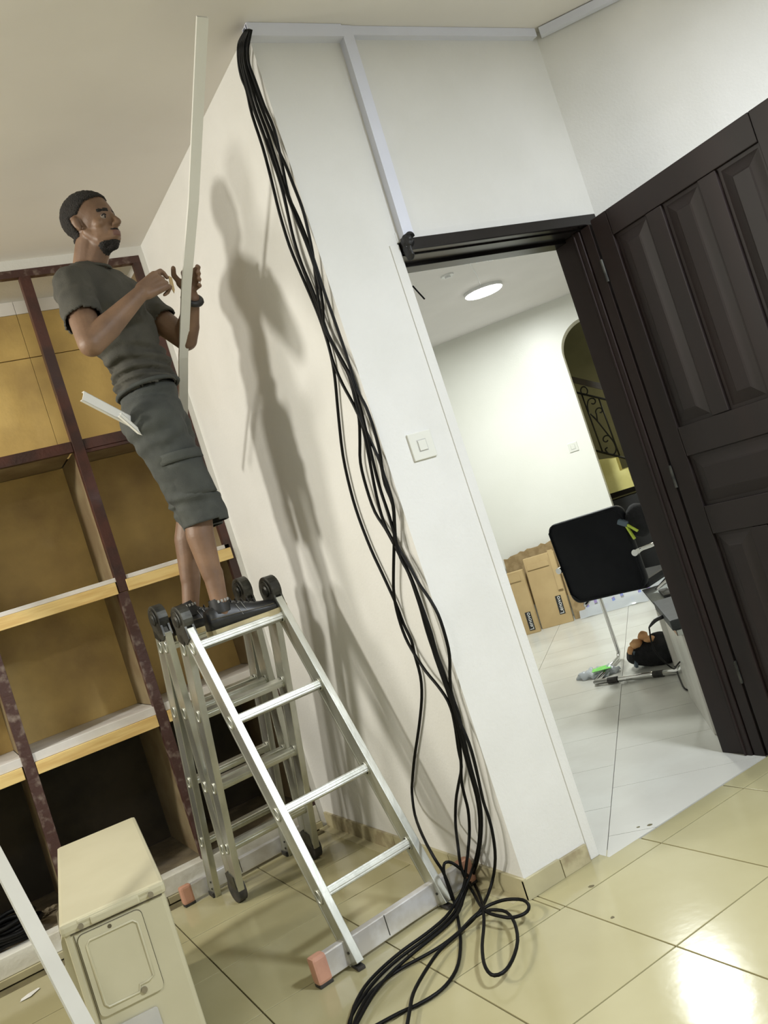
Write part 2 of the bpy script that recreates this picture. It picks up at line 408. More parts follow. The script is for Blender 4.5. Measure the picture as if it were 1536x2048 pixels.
# posts (front uprights)
P_('post', 'post', (.838, .888, SY-.009, SY+.035, 1.40, 2.945)); P_('post', 'postgrey', (.828, .875, SY-.009, SY+.035, .112, 1.398))
P_('post', 'postgrey', (.235, .283, SY-.009, SY+.035, .112, 2.945)); P_('post', 'post', (-.37, -.32, SY-.002, SY+.035, .112, 2.945))
P_('post', 'post', (1.385, 1.425, SY-.004, SY+.03, .112, 2.945))
# top rail and middle rails
P_('rail', 'postgrey', (-2.05, 1.425, SY-.003, SY+.03, 2.945, 2.982))
for x0, x1 in ((-.318, .233), (.285, .836), (.890, 1.383)): P_('rail', 'post', (x0, x1, SY-.002, SY+.03, 2.088, 2.138))
P_('rail_lip', 'post', (.890, 1.383, SY+.002, SY+.022, 2.072, 2.087))
# shelves
for x0, x1, e0, e1 in ((-.9, .841, -.9, .832), (.863, 1.411, .880, 1.411)):
    s = P_('shelf', 'shelfwhite', (x0, x1, SY-.004, BY, 1.452, 1.472)); P_('pine_edge', 'pine', (e0, e1, SY-.012, SY+.02, 1.395, 1.451), parent=None)
for x0, x1, e0, e1 in ((-.9, .241, -.9, .230), (.263, .841, .285, .826), (.863, 1.411, .877, 1.383)):
    P_('shelf', 'shelfwhite', (x0, x1, SY-.002, BY, .812, .850)); P_('pine_edge', 'pine', (e0, e1, SY-.010, SY+.02, .757, .811))
for x0, x1 in ((-.318, .233), (.285, .836), (.890, 1.383)): P_('shelf', 'divider', (x0, x1, SY+.031, BY, 2.10, 2.137))
# backs: three boards per bay with a visible joint
for x0, x1 in ((-.9, .262), (.264, .855), (.857, 1.425)):
    for z0, z1 in ((2.14, 2.687), (2.691, 2.92)): P_('back_board', 'board', (x0, x1, BY, BY+.012, z0, z1), bev=.001)
    P_('back_board', 'ceil', (x0, x1, BY, BY+.012, 2.922, 2.99), bev=.001)
    P_('back_board', 'board', (x0, x1, BY, BY+.012, 1.473, 2.099), bev=.001); P_('back_board', 'board', (x0, x1, BY, BY+.012, .85, 1.451), bev=.001)
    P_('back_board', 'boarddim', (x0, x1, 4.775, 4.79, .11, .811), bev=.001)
# dividers
for x in (.85, .25, -.35):
    P_('divider', 'divider', (x-.008, x+.012, SY+.035, BY-.001, .851, 1.451)); P_('divider', 'divider', (x-.008, x+.012, SY+.035, BY-.001, 1.473, 2.099))
    P_('divider', 'divider', (x-.008, x+.012, SY+.035, 4.774, .112, .756))
P_('side_board', 'divider', (1.412, 1.424, SY+.031, 4.55, .851, 2.94)); P_('side_board', 'divider', (1.412, 1.424, SY+.031, 4.774, .112, .80))
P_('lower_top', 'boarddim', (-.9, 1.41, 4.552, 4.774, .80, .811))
P_('cabinet_floor', 'kerbfloor', (-2.0, 1.424, SY+.01, 4.774, .085, .110)); 
P_('kerb', 'kerb', (-2.0, 1.424, SY-.006, SY+.08, .03, .112), bev=.004)
for x0, x1 in ((-.95, -.16), (-.157, .63), (.633, 1.424)): P_('base_tile', 'skirt', (x0, x1, SY-.018, SY+.06, 0, .029))

# things lying in the bottom of the shelving
b = B()
for k in range(5):
    r = .085+.012*(k % 3); z = .128+.020*k
    pts = [V(.0+r*1.25*math.cos(a)+random.uniform(-.006, .006), 4.27+r*math.sin(a)*.95, z+.006*math.sin(3*a+k)) for a in [2*math.pi*i/26 for i in range(26)]]
    ring_tube(b, pts, .0105, 7, closed=True)
solo('cable_coil', b, 'cable', 'coil of black cable lying in the dark bottom of the shelving', 'cable', smooth=True)
b = B()
for k in range(6): ball(b, (.16+.028*k*math.cos(k), 4.42+.02*math.sin(2*k), .122+.008*(k % 3)), (.020, .014, .010), 1)
solo('rubble', b, 'kerbfloor', 'few lumps of dusty rubble in the bottom of the shelving', 'rubble')

# ================================================================ OUTDOOR UNIT
ang = math.radians(-7); RZ = Matrix.Rotation(ang, 4, 'Z'); ACB = V(.303, 2.965, 0)
ac = thing('outdoor_unit', 'cream metal air conditioner outdoor unit standing on the floor before the shelving', 'air conditioner', ACB)
def A_(nm, m, fn, parent=None, smooth=False):
    bm = B(); fn(bm)
    for v in bm.verts: v.co = ACB + RZ @ v.co
    return obj(nm, bm, m, ac, smooth) if parent is None else sub(parent, nm, bm, m, smooth)
hx, hy, Ht = .138, .452, .58
A_('body', 'ac', lambda b: box(b, -hx+.004, hx-.004, -hy+.004, hy-.004, .03, Ht-.012, .012))
def lid(b):
    box(b, -hx-.002, hx+.002, -hy-.003, hy+.003, Ht-.034, Ht, .011)
top = A_('top_cover', 'ac', lid)
# skirt of the lid steps up in the middle of the near end
A_('cover_notch', 'ac', lambda b: box(b, -.062, .068, -hy-.0085, -hy+.004, Ht-.030, Ht-.008, .005), top)
A_('lid_ridge', 'ac', lambda b: box(b, -.095, .10, -hy-.0055, -hy+.02, Ht-.016, Ht-.003, .006), top)
for x in (-.088, .098):
    s = A_('screw', 'screw', lambda b: cyl(b, (x, -hy-.009, Ht-.022), (x, -hy-.001, Ht-.022), .0075, 12), top)
A_('seam', 'acdark', lambda b: (box(b, -.112, -.1105, -hy+.0005, -hy+.01, .06, Ht-.04), box(b, -.118, .125, -hy+.001, -hy+.01, Ht-.037, Ht-.034)))
def rrect(b, x0, x1, z0, z1, r, y, th):
    pts = []
    for cx, cz, a0 in ((x1-r, z1-r, 0), (x0+r, z1-r, 90), (x0+r, z0+r, 180), (x1-r, z0+r, 270)):
        for k in range(6): a = math.radians(a0+18*k); pts.append((cx+r*math.cos(a), y, cz+r*math.sin(a)))
    plate(b, pts, th)
cv = A_('access_cover', 'ac', lambda b: rrect(b, -.106, .062, .315, .535, .016, -hy+.006, .0095))
for v in cv.data.vertices: pass
A_('cover_groove', 'acdark', lambda b: rrect(b, -.1075, .0635, .3135, .5365, .017, -hy+.006, .0035))
A_('cover_rim', 'ac', lambda b: ring_tube(b, [V(-.088+.008, -hy-.004, .335), V(-.088, -hy-.004, .345), V(-.088, -hy-.004, .505), V(-.078, -hy-.004, .515), V(.035, -hy-.004, .515), V(.045, -hy-.004, .505), V(.045, -hy-.004, .36), V(.03, -hy-.004, .352), V(.006, -hy-.004, .352), V(0, -hy-.004, .335)], .0035, 6, closed=True), cv, True)
A_('screw', 'screw', lambda b: cyl(b, (.012, -hy-.008, .335), (.012, -hy-.003, .335), .0085, 12), cv)
A_('hole', 'acdark', lambda b: cyl(b, (-.022, -hy-.0045, .527), (-.022, -hy-.003, .527), .0055, 12), cv)
A_('label_plate', 'sticker', lambda b: rrect(b, -.098, .030, .195, .280, .008, -hy+.001, .0045))
A_('label_plate', 'sticker', lambda b: rrect(b, -.090, -.02, .165, .187, .004, -hy+.001, .004))
A_('valve_recess', 'acdark', lambda b: rrect(b, .035, .095, .10, .150, .02, -hy+.002, .0045))
A_('valve_shroud', 'ac', lambda b: ring_tube(b, [V(.065+.034*math.cos(a), -hy-.004, .125+.03*math.sin(a)) for a in [2*math.pi*i/18 for i in range(18)]], .005, 6, closed=True), None, True)
def bulge(b):
    prof = [(0, .02), (.012, .05), (.020, .12), (.022, .3), (.020, .46), (.012, .53), (0, .555)]
    g = [[b.verts.new((-hx+.004-x, y, z)) for x, z in prof] for y in (-hy+.03, hy-.03)]
    for i in range(len(prof)-1): b.faces.new((g[0][i], g[0][i+1], g[1][i+1], g[1][i]))
    b.faces.new(g[0]); b.faces.new(g[1][::-1])
A_('front_panel', 'ac', bulge)
def grille(b):
    for r in (.06, .1, .14, .18, .21): ring_tube(b, [V(-hx-.021, -.08+r*math.cos(a), .3+r*math.sin(a)) for a in [2*math.pi*i/28 for i in range(28)]], .003, 5, closed=True)
A_('fan_grille', 'acdark', grille)
for y in (-.3, .3): A_('foot', 'ac', lambda b: box(b, -hx-.01, hx+.01, y-.03, y+.03, 0, .032, .004))

# paper scrap
b = B(); plate(b, [(-.035, 3.872, .0015), (.005, 3.868, .004), (.045, 3.91, .002), (.038, 3.926, .001), (-.0, 3.905, .005), (-.028, 3.895, .002)], .001)
solo('paper_scrap', b, 'white', 'small scrap of white paper on the beige floor at bottom left', 'paper')

# ================================================================ TRUNKING
def channel(pts, w, h, wd, m='pvc', th=.0025):
    # U trunking: base + lid along a path; wd = width direction
    bm = B(); pts = [Vector(p) for p in pts]; wd = Vector(wd).normalized(); rings = []
    for i, p in enumerate(pts):
        t = (pts[min(i+1, len(pts)-1)]-pts[max(i-1, 0)]).normalized(); s = (wd-t*wd.dot(t)).normalized(); n = t.cross(s).normalized()
        prof = [(-w/2, 0), (w/2, 0), (w/2, h), (-w/2, h)]; inn = [(-w/2+th, th), (w/2-th, th), (w/2-th, h-th), (-w/2+th, h-th)]
        rings.append(([bm.verts.new(p+s*a+n*c) for a, c in prof], [bm.verts.new(p+s*a+n*c) for a, c in inn]))
    for (A, a), (C, c) in zip(rings, rings[1:]):
        for k in range(4):
            bm.faces.new((A[k], A[(k+1) % 4], C[(k+1) % 4], C[k])); bm.faces.new((a[k], c[k], c[(k+1) % 4], a[(k+1) % 4]))
    for A, a in (rings[0], rings[-1]):
        for k in range(4): bm.faces.new((A[k], a[k], a[(k+1) % 4], A[(k+1) % 4]))
    return bm
def trunk(pts, w, h, wd, label, m='pvc', group=None):
    t = thing('cable_trunking', label, 'trunking', tuple(pts[0]), group)
    obj('base', channel(pts, w, h*.62, wd), m, t)
    P2 = [Vector(p) for p in pts]; wdv = Vector(wd).normalized(); q = []
    for i, p in enumerate(P2):
        tt = (P2[min(i+1, len(P2)-1)]-P2[max(i-1, 0)]).normalized(); s = (wdv-tt*wdv.dot(tt)).normalized(); n = tt.cross(s).normalized(); q.append(p+n*h*.62)
    obj('lid', channel(q, w+.002, h*.38, wd), m, t); return t
Y0 = FY
# directions chosen so that the lid faces the room
trunk([(1.800, Y0, 3.006), (1.435, Y0, 3.006)], .044, .040, (0, 0, -1), 'short white trunking under the ceiling over the column, black cables leaving its left end')
trunk([(1.822, Y0, 3.028), (1.800, Y0, 2.248)], .042, .034, (1, 0, 0), 'vertical white trunking running down to the corner of the door head')
trunk([(2.715, Y0, 3.012), (1.846, Y0, 3.012)], .032, .030, (0, 0, -1), 'long white trunking along the ceiling above the doorway')
pp = V(2.735, Y0-.004, 3.009); trunk([pp+dd*1.9, pp+dd*.02], .032, .03, (0, 0, -1), 'white trunking along the ceiling of the diagonal wall')
# trunking held by the man, one leaning at bottom left
trunk([(1.200, 2.27, 2.932), (1.175, 2.7, 2.569), (1.158, 2.95, 2.382), (1.150, 3.2, 2.185), (1.165, 3.45, 2.02), (1.175, 3.68, 1.85)], .033, .017, (1, -.25, 0), 'long white trunking length slanting up to the ceiling in the man\'s hands', 'pvcw')
trunk([(.172, 1.47, .0), (.084, 2.1, .49), (.028, 2.5, .80), (-.196, 4.10, 2.04)], .034, .018, (1, .1, 0), 'white trunking length leaning across the lower left corner before the outdoor unit', 'pvcd')
# black taped stub on the left end of the door head
b = B()
for c_, r_ in (((1.787, 2.440, 2.228), (.020, .024, .026)), ((1.783, 2.446, 2.195), (.014, .022, .034)), ((1.797, 2.436, 2.246), (.022, .018, .010))):
    for v in ball(b, c_, r_, 3): v.co += (v.co-Vector(c_)).normalized()*.007*noise.noise(v.co*70)
solo('black_tape', b, 'black', 'crumpled black tape at the left end of the dark door head', 'tape')
b = B(); ring_tube(b, smoothpath([(1.885, 2.63, 2.128), (1.905, 2.64, 2.108), (1.932, 2.65, 2.078)]), .0035, 6)
solo('wire_stub', b, 'cable', 'thin black wire end sticking out near the top of the doorway', 'wire')

# ================================================================ SWITCHES
def switch(c, ux, uz, n, sz, label, rk):
    t = thing('light_switch', label, 'switch', tuple(c))
    def q(bm, a, c_, d0, d1, bev):
        m = Matrix(((ux.x, n.x, 0, c.x), (ux.y, n.y, 0, c.y), (ux.z, n.z, 1, c.z), (0, 0, 0, 1))); box(bm, -a, a, d0, d1, -c_, c_, bev, m)
    bm = B(); q(bm, sz/2, sz/2, -.001, .009, .003); obj('plate', bm, 'switch', t)
    bm = B(); q(bm, rk, rk*1.1, .009, .0125, .001); obj('rocker', bm, 'sticker' if False else 'switch', t)
    bm = B(); q(bm, rk+.003, rk*1.1+.003, .0085, .0096, 0); obj('gap', bm, 'sticker', t)
switch(V(1.598, FY, 1.530), V(1, 0, 0), None, V(0, -1, 0), .094, 'square white light switch on the column beside the black cables', .016)
switch(SP(-.777, 1.478, 8.08), E_, None, -N, .085, 'small square white switch on the far wall left of the rounded opening', .018)

# ================================================================ CABLES
CABLES = {'a': [[1.433, 2.442, 3.007], [1.427, 2.494, 3.005], [1.42, 2.513, 2.982], [1.427, 2.551, 2.953], [1.433, 2.57, 2.92], [1.44, 2.577, 2.882], [1.44, 2.594, 2.802], [1.44, 2.594, 2.682], [1.44, 2.609, 2.563], [1.44, 2.626, 2.459], [1.44, 2.631, 2.34], [1.44, 2.616, 2.239], [1.44, 2.61, 2.207], [1.44, 2.589, 2.088], [1.44, 2.584, 1.995], [1.44, 2.592, 1.918], [1.44, 2.616, 1.846], [1.44, 2.675, 1.729], [1.44, 2.735, 1.597], [1.44, 2.763, 1.471], [1.44, 2.768, 1.366], [1.44, 2.754, 1.247], [1.44, 2.73, 1.154], [1.44, 2.702, 1.041], [1.44, 2.693, 0.959], [1.44, 2.677, 0.9], [1.44, 2.686, 0.85], [1.44, 2.695, 0.77], [1.44, 2.736, 0.689], [1.44, 2.828, 0.575], [1.44, 2.938, 0.453], [1.44, 3.014, 0.359], [1.44, 3.057, 0.298], [1.397, 3.002, 0.234], [1.289, 2.762, 0.238], [1.264, 2.675, 0.189], [1.278, 2.675, 0.138], [1.284, 2.675, 0.077], [1.283, 2.675, 0.014], [1.239, 2.594, 0.008], [1.163, 2.466, 0.008], [1.081, 2.359, 0.008], [1.017, 2.31, 0.008], [0.96, 2.292, 0.008], [0.896, 2.298, 0.008], [0.845, 2.314, 0.008], [0.755, 2.329, 0.008]], 'b': [[1.429, 2.429, 2.998], [1.423, 2.474, 2.993], [1.416, 2.493, 2.97], [1.423, 2.53, 2.941], [1.429, 2.546, 2.889], [1.436, 2.563, 2.808], [1.436, 2.554, 2.717], [1.436, 2.539, 2.632], [1.436, 2.54, 2.562], [1.436, 2.551, 2.478], [1.436, 2.574, 2.379], [1.436, 2.585, 2.282], [1.436, 2.578, 2.185], [1.436, 2.569, 2.069], [1.436, 2.563, 2.01], [1.436, 2.531, 1.893], [1.436, 2.51, 1.824], [1.436, 2.518, 1.754], [1.436, 2.535, 1.68], [1.436, 2.576, 1.613], [1.436, 2.621, 1.544], [1.436, 2.636, 1.456], [1.436, 2.632, 1.366], [1.436, 2.597, 1.3], [1.436, 2.572, 1.234], [1.436, 2.541, 1.134], [1.436, 2.536, 1.061], [1.436, 2.536, 0.998], [1.436, 2.533, 0.925], [1.436, 2.544, 0.859], [1.436, 2.542, 0.781], [1.436, 2.538, 0.7], [1.436, 2.551, 0.642], [1.436, 2.565, 0.585], [1.436, 2.59, 0.511], [1.436, 2.608, 0.447], [1.436, 2.67, 0.374], [1.436, 2.722, 0.312], [1.436, 2.78, 0.219], [1.364, 2.675, 0.187], [1.35, 2.675, 0.124], [1.352, 2.675, 0.069], [1.372, 2.692, 0.01], [1.3, 2.531, 0.04], [1.283, 2.468, 0.04], [1.288, 2.405, 0.04], [1.302, 2.357, 0.04], [1.337, 2.337, 0.04], [1.372, 2.357, 0.04], [1.39, 2.41, 0.04], [1.366, 2.469, 0.04], [1.326, 2.495, 0.04], [1.289, 2.498, 0.04], [1.231, 2.483, 0.04], [1.192, 2.515, 0.01], [1.115, 2.5, 0.01], [1.043, 2.504, 0.01], [0.972, 2.514, 0.01], [0.903, 2.508, 0.01], [0.827, 2.48, 0.01], [0.756, 2.414, 0.01], [0.72, 2.37, 0.01]], 'c': [[1.422, 2.398, 2.98], [1.416, 2.423, 2.964], [1.409, 2.441, 2.941], [1.416, 2.477, 2.912], [1.422, 2.487, 2.857], [1.429, 2.497, 2.773], [1.429, 2.485, 2.683], [1.429, 2.48, 2.62], [1.429, 2.463, 2.544], [1.429, 2.455, 2.473], [1.429, 2.447, 2.389], [1.429, 2.455, 2.323], [1.429, 2.473, 2.247], [1.429, 2.498, 2.188], [1.429, 2.532, 2.113], [1.429, 2.554, 2.043], [1.429, 2.566, 1.954], [1.429, 2.571, 1.887], [1.429, 2.556, 1.808], [1.429, 2.529, 1.732], [1.429, 2.509, 1.649], [1.429, 2.487, 1.557], [1.429, 2.479, 1.505], [1.429, 2.494, 1.44], [1.429, 2.487, 1.367], [1.429, 2.527, 1.291], [1.429, 2.571, 1.227], [1.429, 2.629, 1.145], [1.429, 2.675, 1.07], [1.429, 2.694, 0.991], [1.429, 2.691, 0.915], [1.429, 2.666, 0.854], [1.429, 2.626, 0.79], [1.429, 2.577, 0.738], [1.429, 2.543, 0.685], [1.429, 2.541, 0.619], [1.429, 2.554, 0.548], [1.429, 2.584, 0.475], [1.429, 2.625, 0.4], [1.429, 2.638, 0.344], [1.429, 2.646, 0.291], [1.429, 2.679, 0.217], [1.399, 2.675, 0.161], [1.367, 2.675, 0.106], [1.335, 2.675, 0.052], [1.285, 2.675, 0.019], [1.216, 2.634, 0.015], [1.12, 2.608, 0.015], [1.021, 2.595, 0.015], [0.926, 2.568, 0.015], [0.845, 2.528, 0.015], [0.772, 2.46, 0.015], [0.711, 2.372, 0.015]], 'd': [[1.417, 2.383, 2.97], [1.411, 2.402, 2.951], [1.404, 2.42, 2.928], [1.411, 2.456, 2.9], [1.417, 2.462, 2.843], [1.424, 2.468, 2.758], [1.424, 2.454, 2.667], [1.424, 2.473, 2.565], [1.424, 2.499, 2.461], [1.424, 2.483, 2.372], [1.424, 2.473, 2.286], [1.424, 2.471, 2.192], [1.424, 2.472, 2.111], [1.424, 2.468, 2.037], [1.424, 2.465, 1.965], [1.424, 2.463, 1.887], [1.424, 2.466, 1.806], [1.424, 2.462, 1.75], [1.424, 2.445, 1.695], [1.424, 2.442, 1.622], [1.424, 2.45, 1.549], [1.424, 2.471, 1.487], [1.424, 2.47, 1.426], [1.424, 2.477, 1.361], [1.424, 2.516, 1.286], [1.424, 2.535, 1.236], [1.424, 2.502, 1.163], [1.424, 2.475, 1.094], [1.424, 2.442, 1.041], [1.424, 2.419, 0.984], [1.424, 2.418, 0.914], [1.424, 2.431, 0.845], [1.424, 2.475, 0.767], [1.424, 2.496, 0.709], [1.424, 2.493, 0.64], [1.424, 2.513, 0.542], [1.424, 2.528, 0.431], [1.424, 2.536, 0.357], [1.424, 2.563, 0.277], [1.424, 2.621, 0.184], [1.424, 2.692, 0.096], [1.424, 2.772, 0.019], [1.331, 2.675, 0.029], [1.265, 2.619, 0.018], [1.191, 2.578, 0.018], [1.106, 2.557, 0.018], [1.013, 2.535, 0.018], [0.918, 2.504, 0.018], [0.831, 2.452, 0.018], [0.745, 2.378, 0.018], [0.717, 2.348, 0.018]], 'e': [[1.411, 2.386, 2.97], [1.405, 2.417, 2.958], [1.398, 2.435, 2.935], [1.405, 2.471, 2.907], [1.411, 2.487, 2.85], [1.418, 2.502, 2.767], [1.418, 2.495, 2.677], [1.418, 2.495, 2.576], [1.418, 2.496, 2.469], [1.418, 2.488, 2.375], [1.418, 2.475, 2.288], [1.418, 2.471, 2.197], [1.418, 2.48, 2.127], [1.418, 2.502, 2.066], [1.418, 2.533, 2.015], [1.418, 2.525, 1.96], [1.418, 2.49, 1.877], [1.418, 2.468, 1.8], [1.418, 2.471, 1.731], [1.418, 2.475, 1.684], [1.418, 2.489, 1.6], [1.418, 2.507, 1.498], [1.418, 2.515, 1.422], [1.418, 2.513, 1.345], [1.418, 2.519, 1.27], [1.418, 2.528, 1.193], [1.418, 2.502, 1.12], [1.418, 2.492, 1.014], [1.418, 2.489, 0.928], [1.418, 2.496, 0.859], [1.418, 2.491, 0.788], [1.418, 2.494, 0.708], [1.418, 2.494, 0.634], [1.418, 2.477, 0.547], [1.418, 2.484, 0.462], [1.418, 2.506, 0.35], [1.418, 2.505, 0.292], [1.418, 2.516, 0.224], [1.418, 2.549, 0.14], [1.418, 2.615, 0.049], [1.345, 2.573, 0.021], [1.269, 2.521, 0.021], [1.192, 2.493, 0.021], [1.124, 2.474, 0.021], [1.069, 2.453, 0.021], [0.98, 2.394, 0.021], [0.91, 2.336, 0.021], [0.86, 2.273, 0.021], [0.808, 2.203, 0.021]], 'f': [[1.425, 2.416, 2.99], [1.419, 2.454, 2.981], [1.412, 2.472, 2.959], [1.419, 2.509, 2.93], [1.425, 2.532, 2.876], [1.432, 2.55, 2.794], [1.432, 2.544, 2.707], [1.432, 2.541, 2.608], [1.432, 2.54, 2.518], [1.432, 2.556, 2.427], [1.432, 2.573, 2.335], [1.432, 2.574, 2.245], [1.432, 2.56, 2.164], [1.432, 2.552, 2.074], [1.432, 2.551, 1.988], [1.432, 2.51, 1.867], [1.432, 2.501, 1.793], [1.432, 2.515, 1.72], [1.432, 2.523, 1.637], [1.432, 2.547, 1.539], [1.432, 2.579, 1.415], [1.432, 2.587, 1.321], [1.432, 2.568, 1.256], [1.432, 2.554, 1.201], [1.432, 2.528, 1.127], [1.432, 2.528, 1.03], [1.432, 2.537, 0.93], [1.432, 2.535, 0.846], [1.432, 2.526, 0.776], [1.432, 2.525, 0.702], [1.432, 2.531, 0.627], [1.432, 2.547, 0.53], [1.432, 2.557, 0.432], [1.432, 2.565, 0.349], [1.432, 2.591, 0.269], [1.432, 2.644, 0.18], [1.432, 2.72, 0.09], [1.365, 2.675, 0.068], [1.321, 2.675, 0.034], [1.263, 2.643, 0.013], [1.187, 2.606, 0.013], [1.097, 2.585, 0.013], [0.996, 2.57, 0.013], [0.901, 2.539, 0.013], [0.817, 2.489, 0.013], [0.752, 2.434, 0.013], [0.71, 2.379, 0.013]], 'g': [[1.28, 2.675, 0.033], [1.28, 2.675, 0.076], [1.281, 2.675, 0.128], [1.294, 2.675, 0.156], [1.318, 2.675, 0.148], [1.345, 2.675, 0.112], [1.429, 2.785, 0.008], [1.384, 2.677, 0.008], [1.301, 2.517, 0.038], [1.233, 2.417, 0.038], [1.158, 2.322, 0.038], [1.102, 2.234, 0.038], [1.079, 2.168, 0.038], [1.101, 2.143, 0.038], [1.155, 2.167, 0.038], [1.228, 2.234, 0.038], [1.288, 2.327, 0.038], [1.317, 2.407, 0.038], [1.303, 2.465, 0.038], [1.281, 2.483, 0.038], [1.246, 2.486, 0.038]]}
CL = dict(a='black cable hanging farthest left of the bundle and swinging out alone in the middle',
 b='black cable of the bundle that ends in the flat loop beside the column foot', c='black cable of the bundle that bows left below the light switch height and rejoins',
 d='black cable at the right of the bundle, nearest the column edge at mid height', e='black cable that bulges right just above the skirting tile',
 f='black cable in the thick middle of the bundle', g='black cable forming a low arch and a drooping loop by the column foot')
CL = {k: CL[k] for k in CL}
for k, pts in CABLES.items():
    b = B(); ring_tube(b, smoothpath(pts, 3), .0055 if k != 'g' else .0054, 7)
    solo('cable', b, 'cable', CL[k], 'cable', 'black cables hanging by the column', smooth=True)

# ================================================================ LADDER
W_ = V(.378, .042, 0); wn = W_.normalized(); BD = V(-.11, .994, 0).normalized()
secs = [((.896, 2.686, .012), (.834, 3.172, 1.165)), ((.846, 3.70, .07), (.832, 3.225, 1.165)), ((.850, 3.752, .07), (.817, 3.435, 1.19)), ((.800, 3.945, .004), (.814, 3.492, 1.19))]
lad = thing('folding_ladder', 'aluminium multi-hinge folding ladder on a wide bar with salmon end caps', 'ladder', (.9, 3.1, 0))
rdist = [(.053, .295, .573, .805), (.055, .29, .56, .80), (.055, .29, .56, .80), (.055, .29, .56, .80)]
for si, (p, q) in enumerate(secs):
    p, q = Vector(p), Vector(q); ax = (q-p).normalized(); nrm = wn.cross(ax).normalized(); L = (q-p).length
    for side in (0, 1):
        a, c = p+W_*side, q+W_*side
        bm = B(); m = Matrix(((wn.x, nrm.x, ax.x, a.x), (wn.y, nrm.y, ax.y, a.y), (wn.z, nrm.z, ax.z, a.z), (0, 0, 0, 1)))
        box(bm, -.0125, .0125, -.030, .030, 0, L, .003, m)
        box(bm, -.014, .014, -.034, -.026, 0, L, .002, m); box(bm, -.014, .014, .026, .034, 0, L, .002, m)
        st = obj('stile', bm, 'alu', lad)
        # riveted rung ends seen as ovals on the outer faces
        for t in rdist[si]:
            h = L*(1-t) if False else L-(t*1.27 if si == 0 else t*1.24)
            for sg in (-1, 1):
                bm = B(); ring_tube(bm, [m @ V(sg*.0145, .0155*math.cos(u), h+.023*math.sin(u)) for u in [2*math.pi*i/14 for i in range(14)]], .0032, 5, closed=True); sub(st, 'rung_collar', bm, 'alu', True)
        for hh in (L-.02, L-.05, .04, .075) if si in (0, 3) else (L-.02, L-.05):
            bm = B(); cyl(bm, m @ V(-.016, .008, hh), m @ V(.016, .008, hh), .0045, 8); sub(st, 'rivet', bm, 'hinge')
    for t in rdist[si]:
        h = L-(t*1.27 if si == 0 else t*1.24); a = p+ax*h
        bm = B(); m = Matrix(((wn.x, nrm.x, ax.x, a.x), (wn.y, nrm.y, ax.y, a.y), (wn.z, nrm.z, ax.z, a.z), (0, 0, 0, 1)))
        box(bm, .013, .367, -.015, .015, -.016, .016, .005, m); box(bm, .014, .366, -.018, .018, -.006, .006, .002, m)
        obj('rung', bm, 'alu', lad)
def arm(o, t, r0, wd):
    # tapering hinge arm: wide at the disc, narrowing into the stile
    bm = B(); o, t = Vector(o), Vector(t); d = (t-o).normalized(); s = wn.cross(d).normalized()
    for x in (-.019, .011):
        q = [o+s*r0*.8, o-s*r0*.8, t-s*wd, t+s*wd]; plate(bm, [p+wn*x for p in q], .008 if (q[1]-q[0]).cross(q[2]-q[0]).dot(wn) > 0 else -.008)
    beam(bm, o.lerp(t, .35), t, .045, .020, up=wn, bev=.002)
    return bm
def hinge(c, d1, d2, r):
    for side in (0, 1):
        o = Vector(c)+W_*side; bm = B()
        ring_tube(bm, [o-wn*.021, o-wn*.019, o+wn*.019, o+wn*.021], [r*.9, r, r, r*.9], 26)
        hp = obj('hinge', bm, 'hinge', lad)
        for sg in (-1, 1):
            bm = B(); ring_tube(bm, [o+wn*sg*.021, o+wn*sg*.026, o+wn*sg*.030], [r*.42, r*.40, r*.25], 16); sub(hp, 'hinge_pin', bm, 'hinge')
            bm = B(); ring_tube(bm, [o+wn*sg*.0215+(V(0, 1, 0)*math.cos(u)+V(0, 0, 1)*math.sin(u))*r*.72 for u in [math.pi*i/12+.4 for i in range(13)]], .0030, 5); sub(hp, 'locking_ring', bm, 'hinge', True)
        for t in (d1, d2): sub(hp, 'hinge_arm', arm(o, Vector(t)+W_*side, r, .024), 'hinge')
hinge((.8335, 3.196, 1.212), (.8365, 3.158, 1.130), (.832, 3.238, 1.130), .056)
hinge((.8155, 3.463, 1.240), (.818, 3.428, 1.160), (.8135, 3.500, 1.160), .056)
for side in (0, 1):
    o = V(.848, 3.725, .056)+W_*side
    bm = B(); ring_tube(bm, [o-wn*.020, o-wn*.018, o+wn*.018, o+wn*.020], [.046, .054, .054, .046], 24); hp = obj('hinge', bm, 'rubber', lad)
    for t in ((.846, 3.695, .13), (.850, 3.755, .13)): sub(hp, 'hinge_arm', arm(o, Vector(t)+W_*side, .050, .024), 'hinge')
    o = V(.800, 3.950, .012)+W_*side; bm = B(); box(bm, o.x-.02, o.x+.02, o.y-.035, o.y+.03, 0, .022, .004); obj('foot', bm, 'rubber', lad)
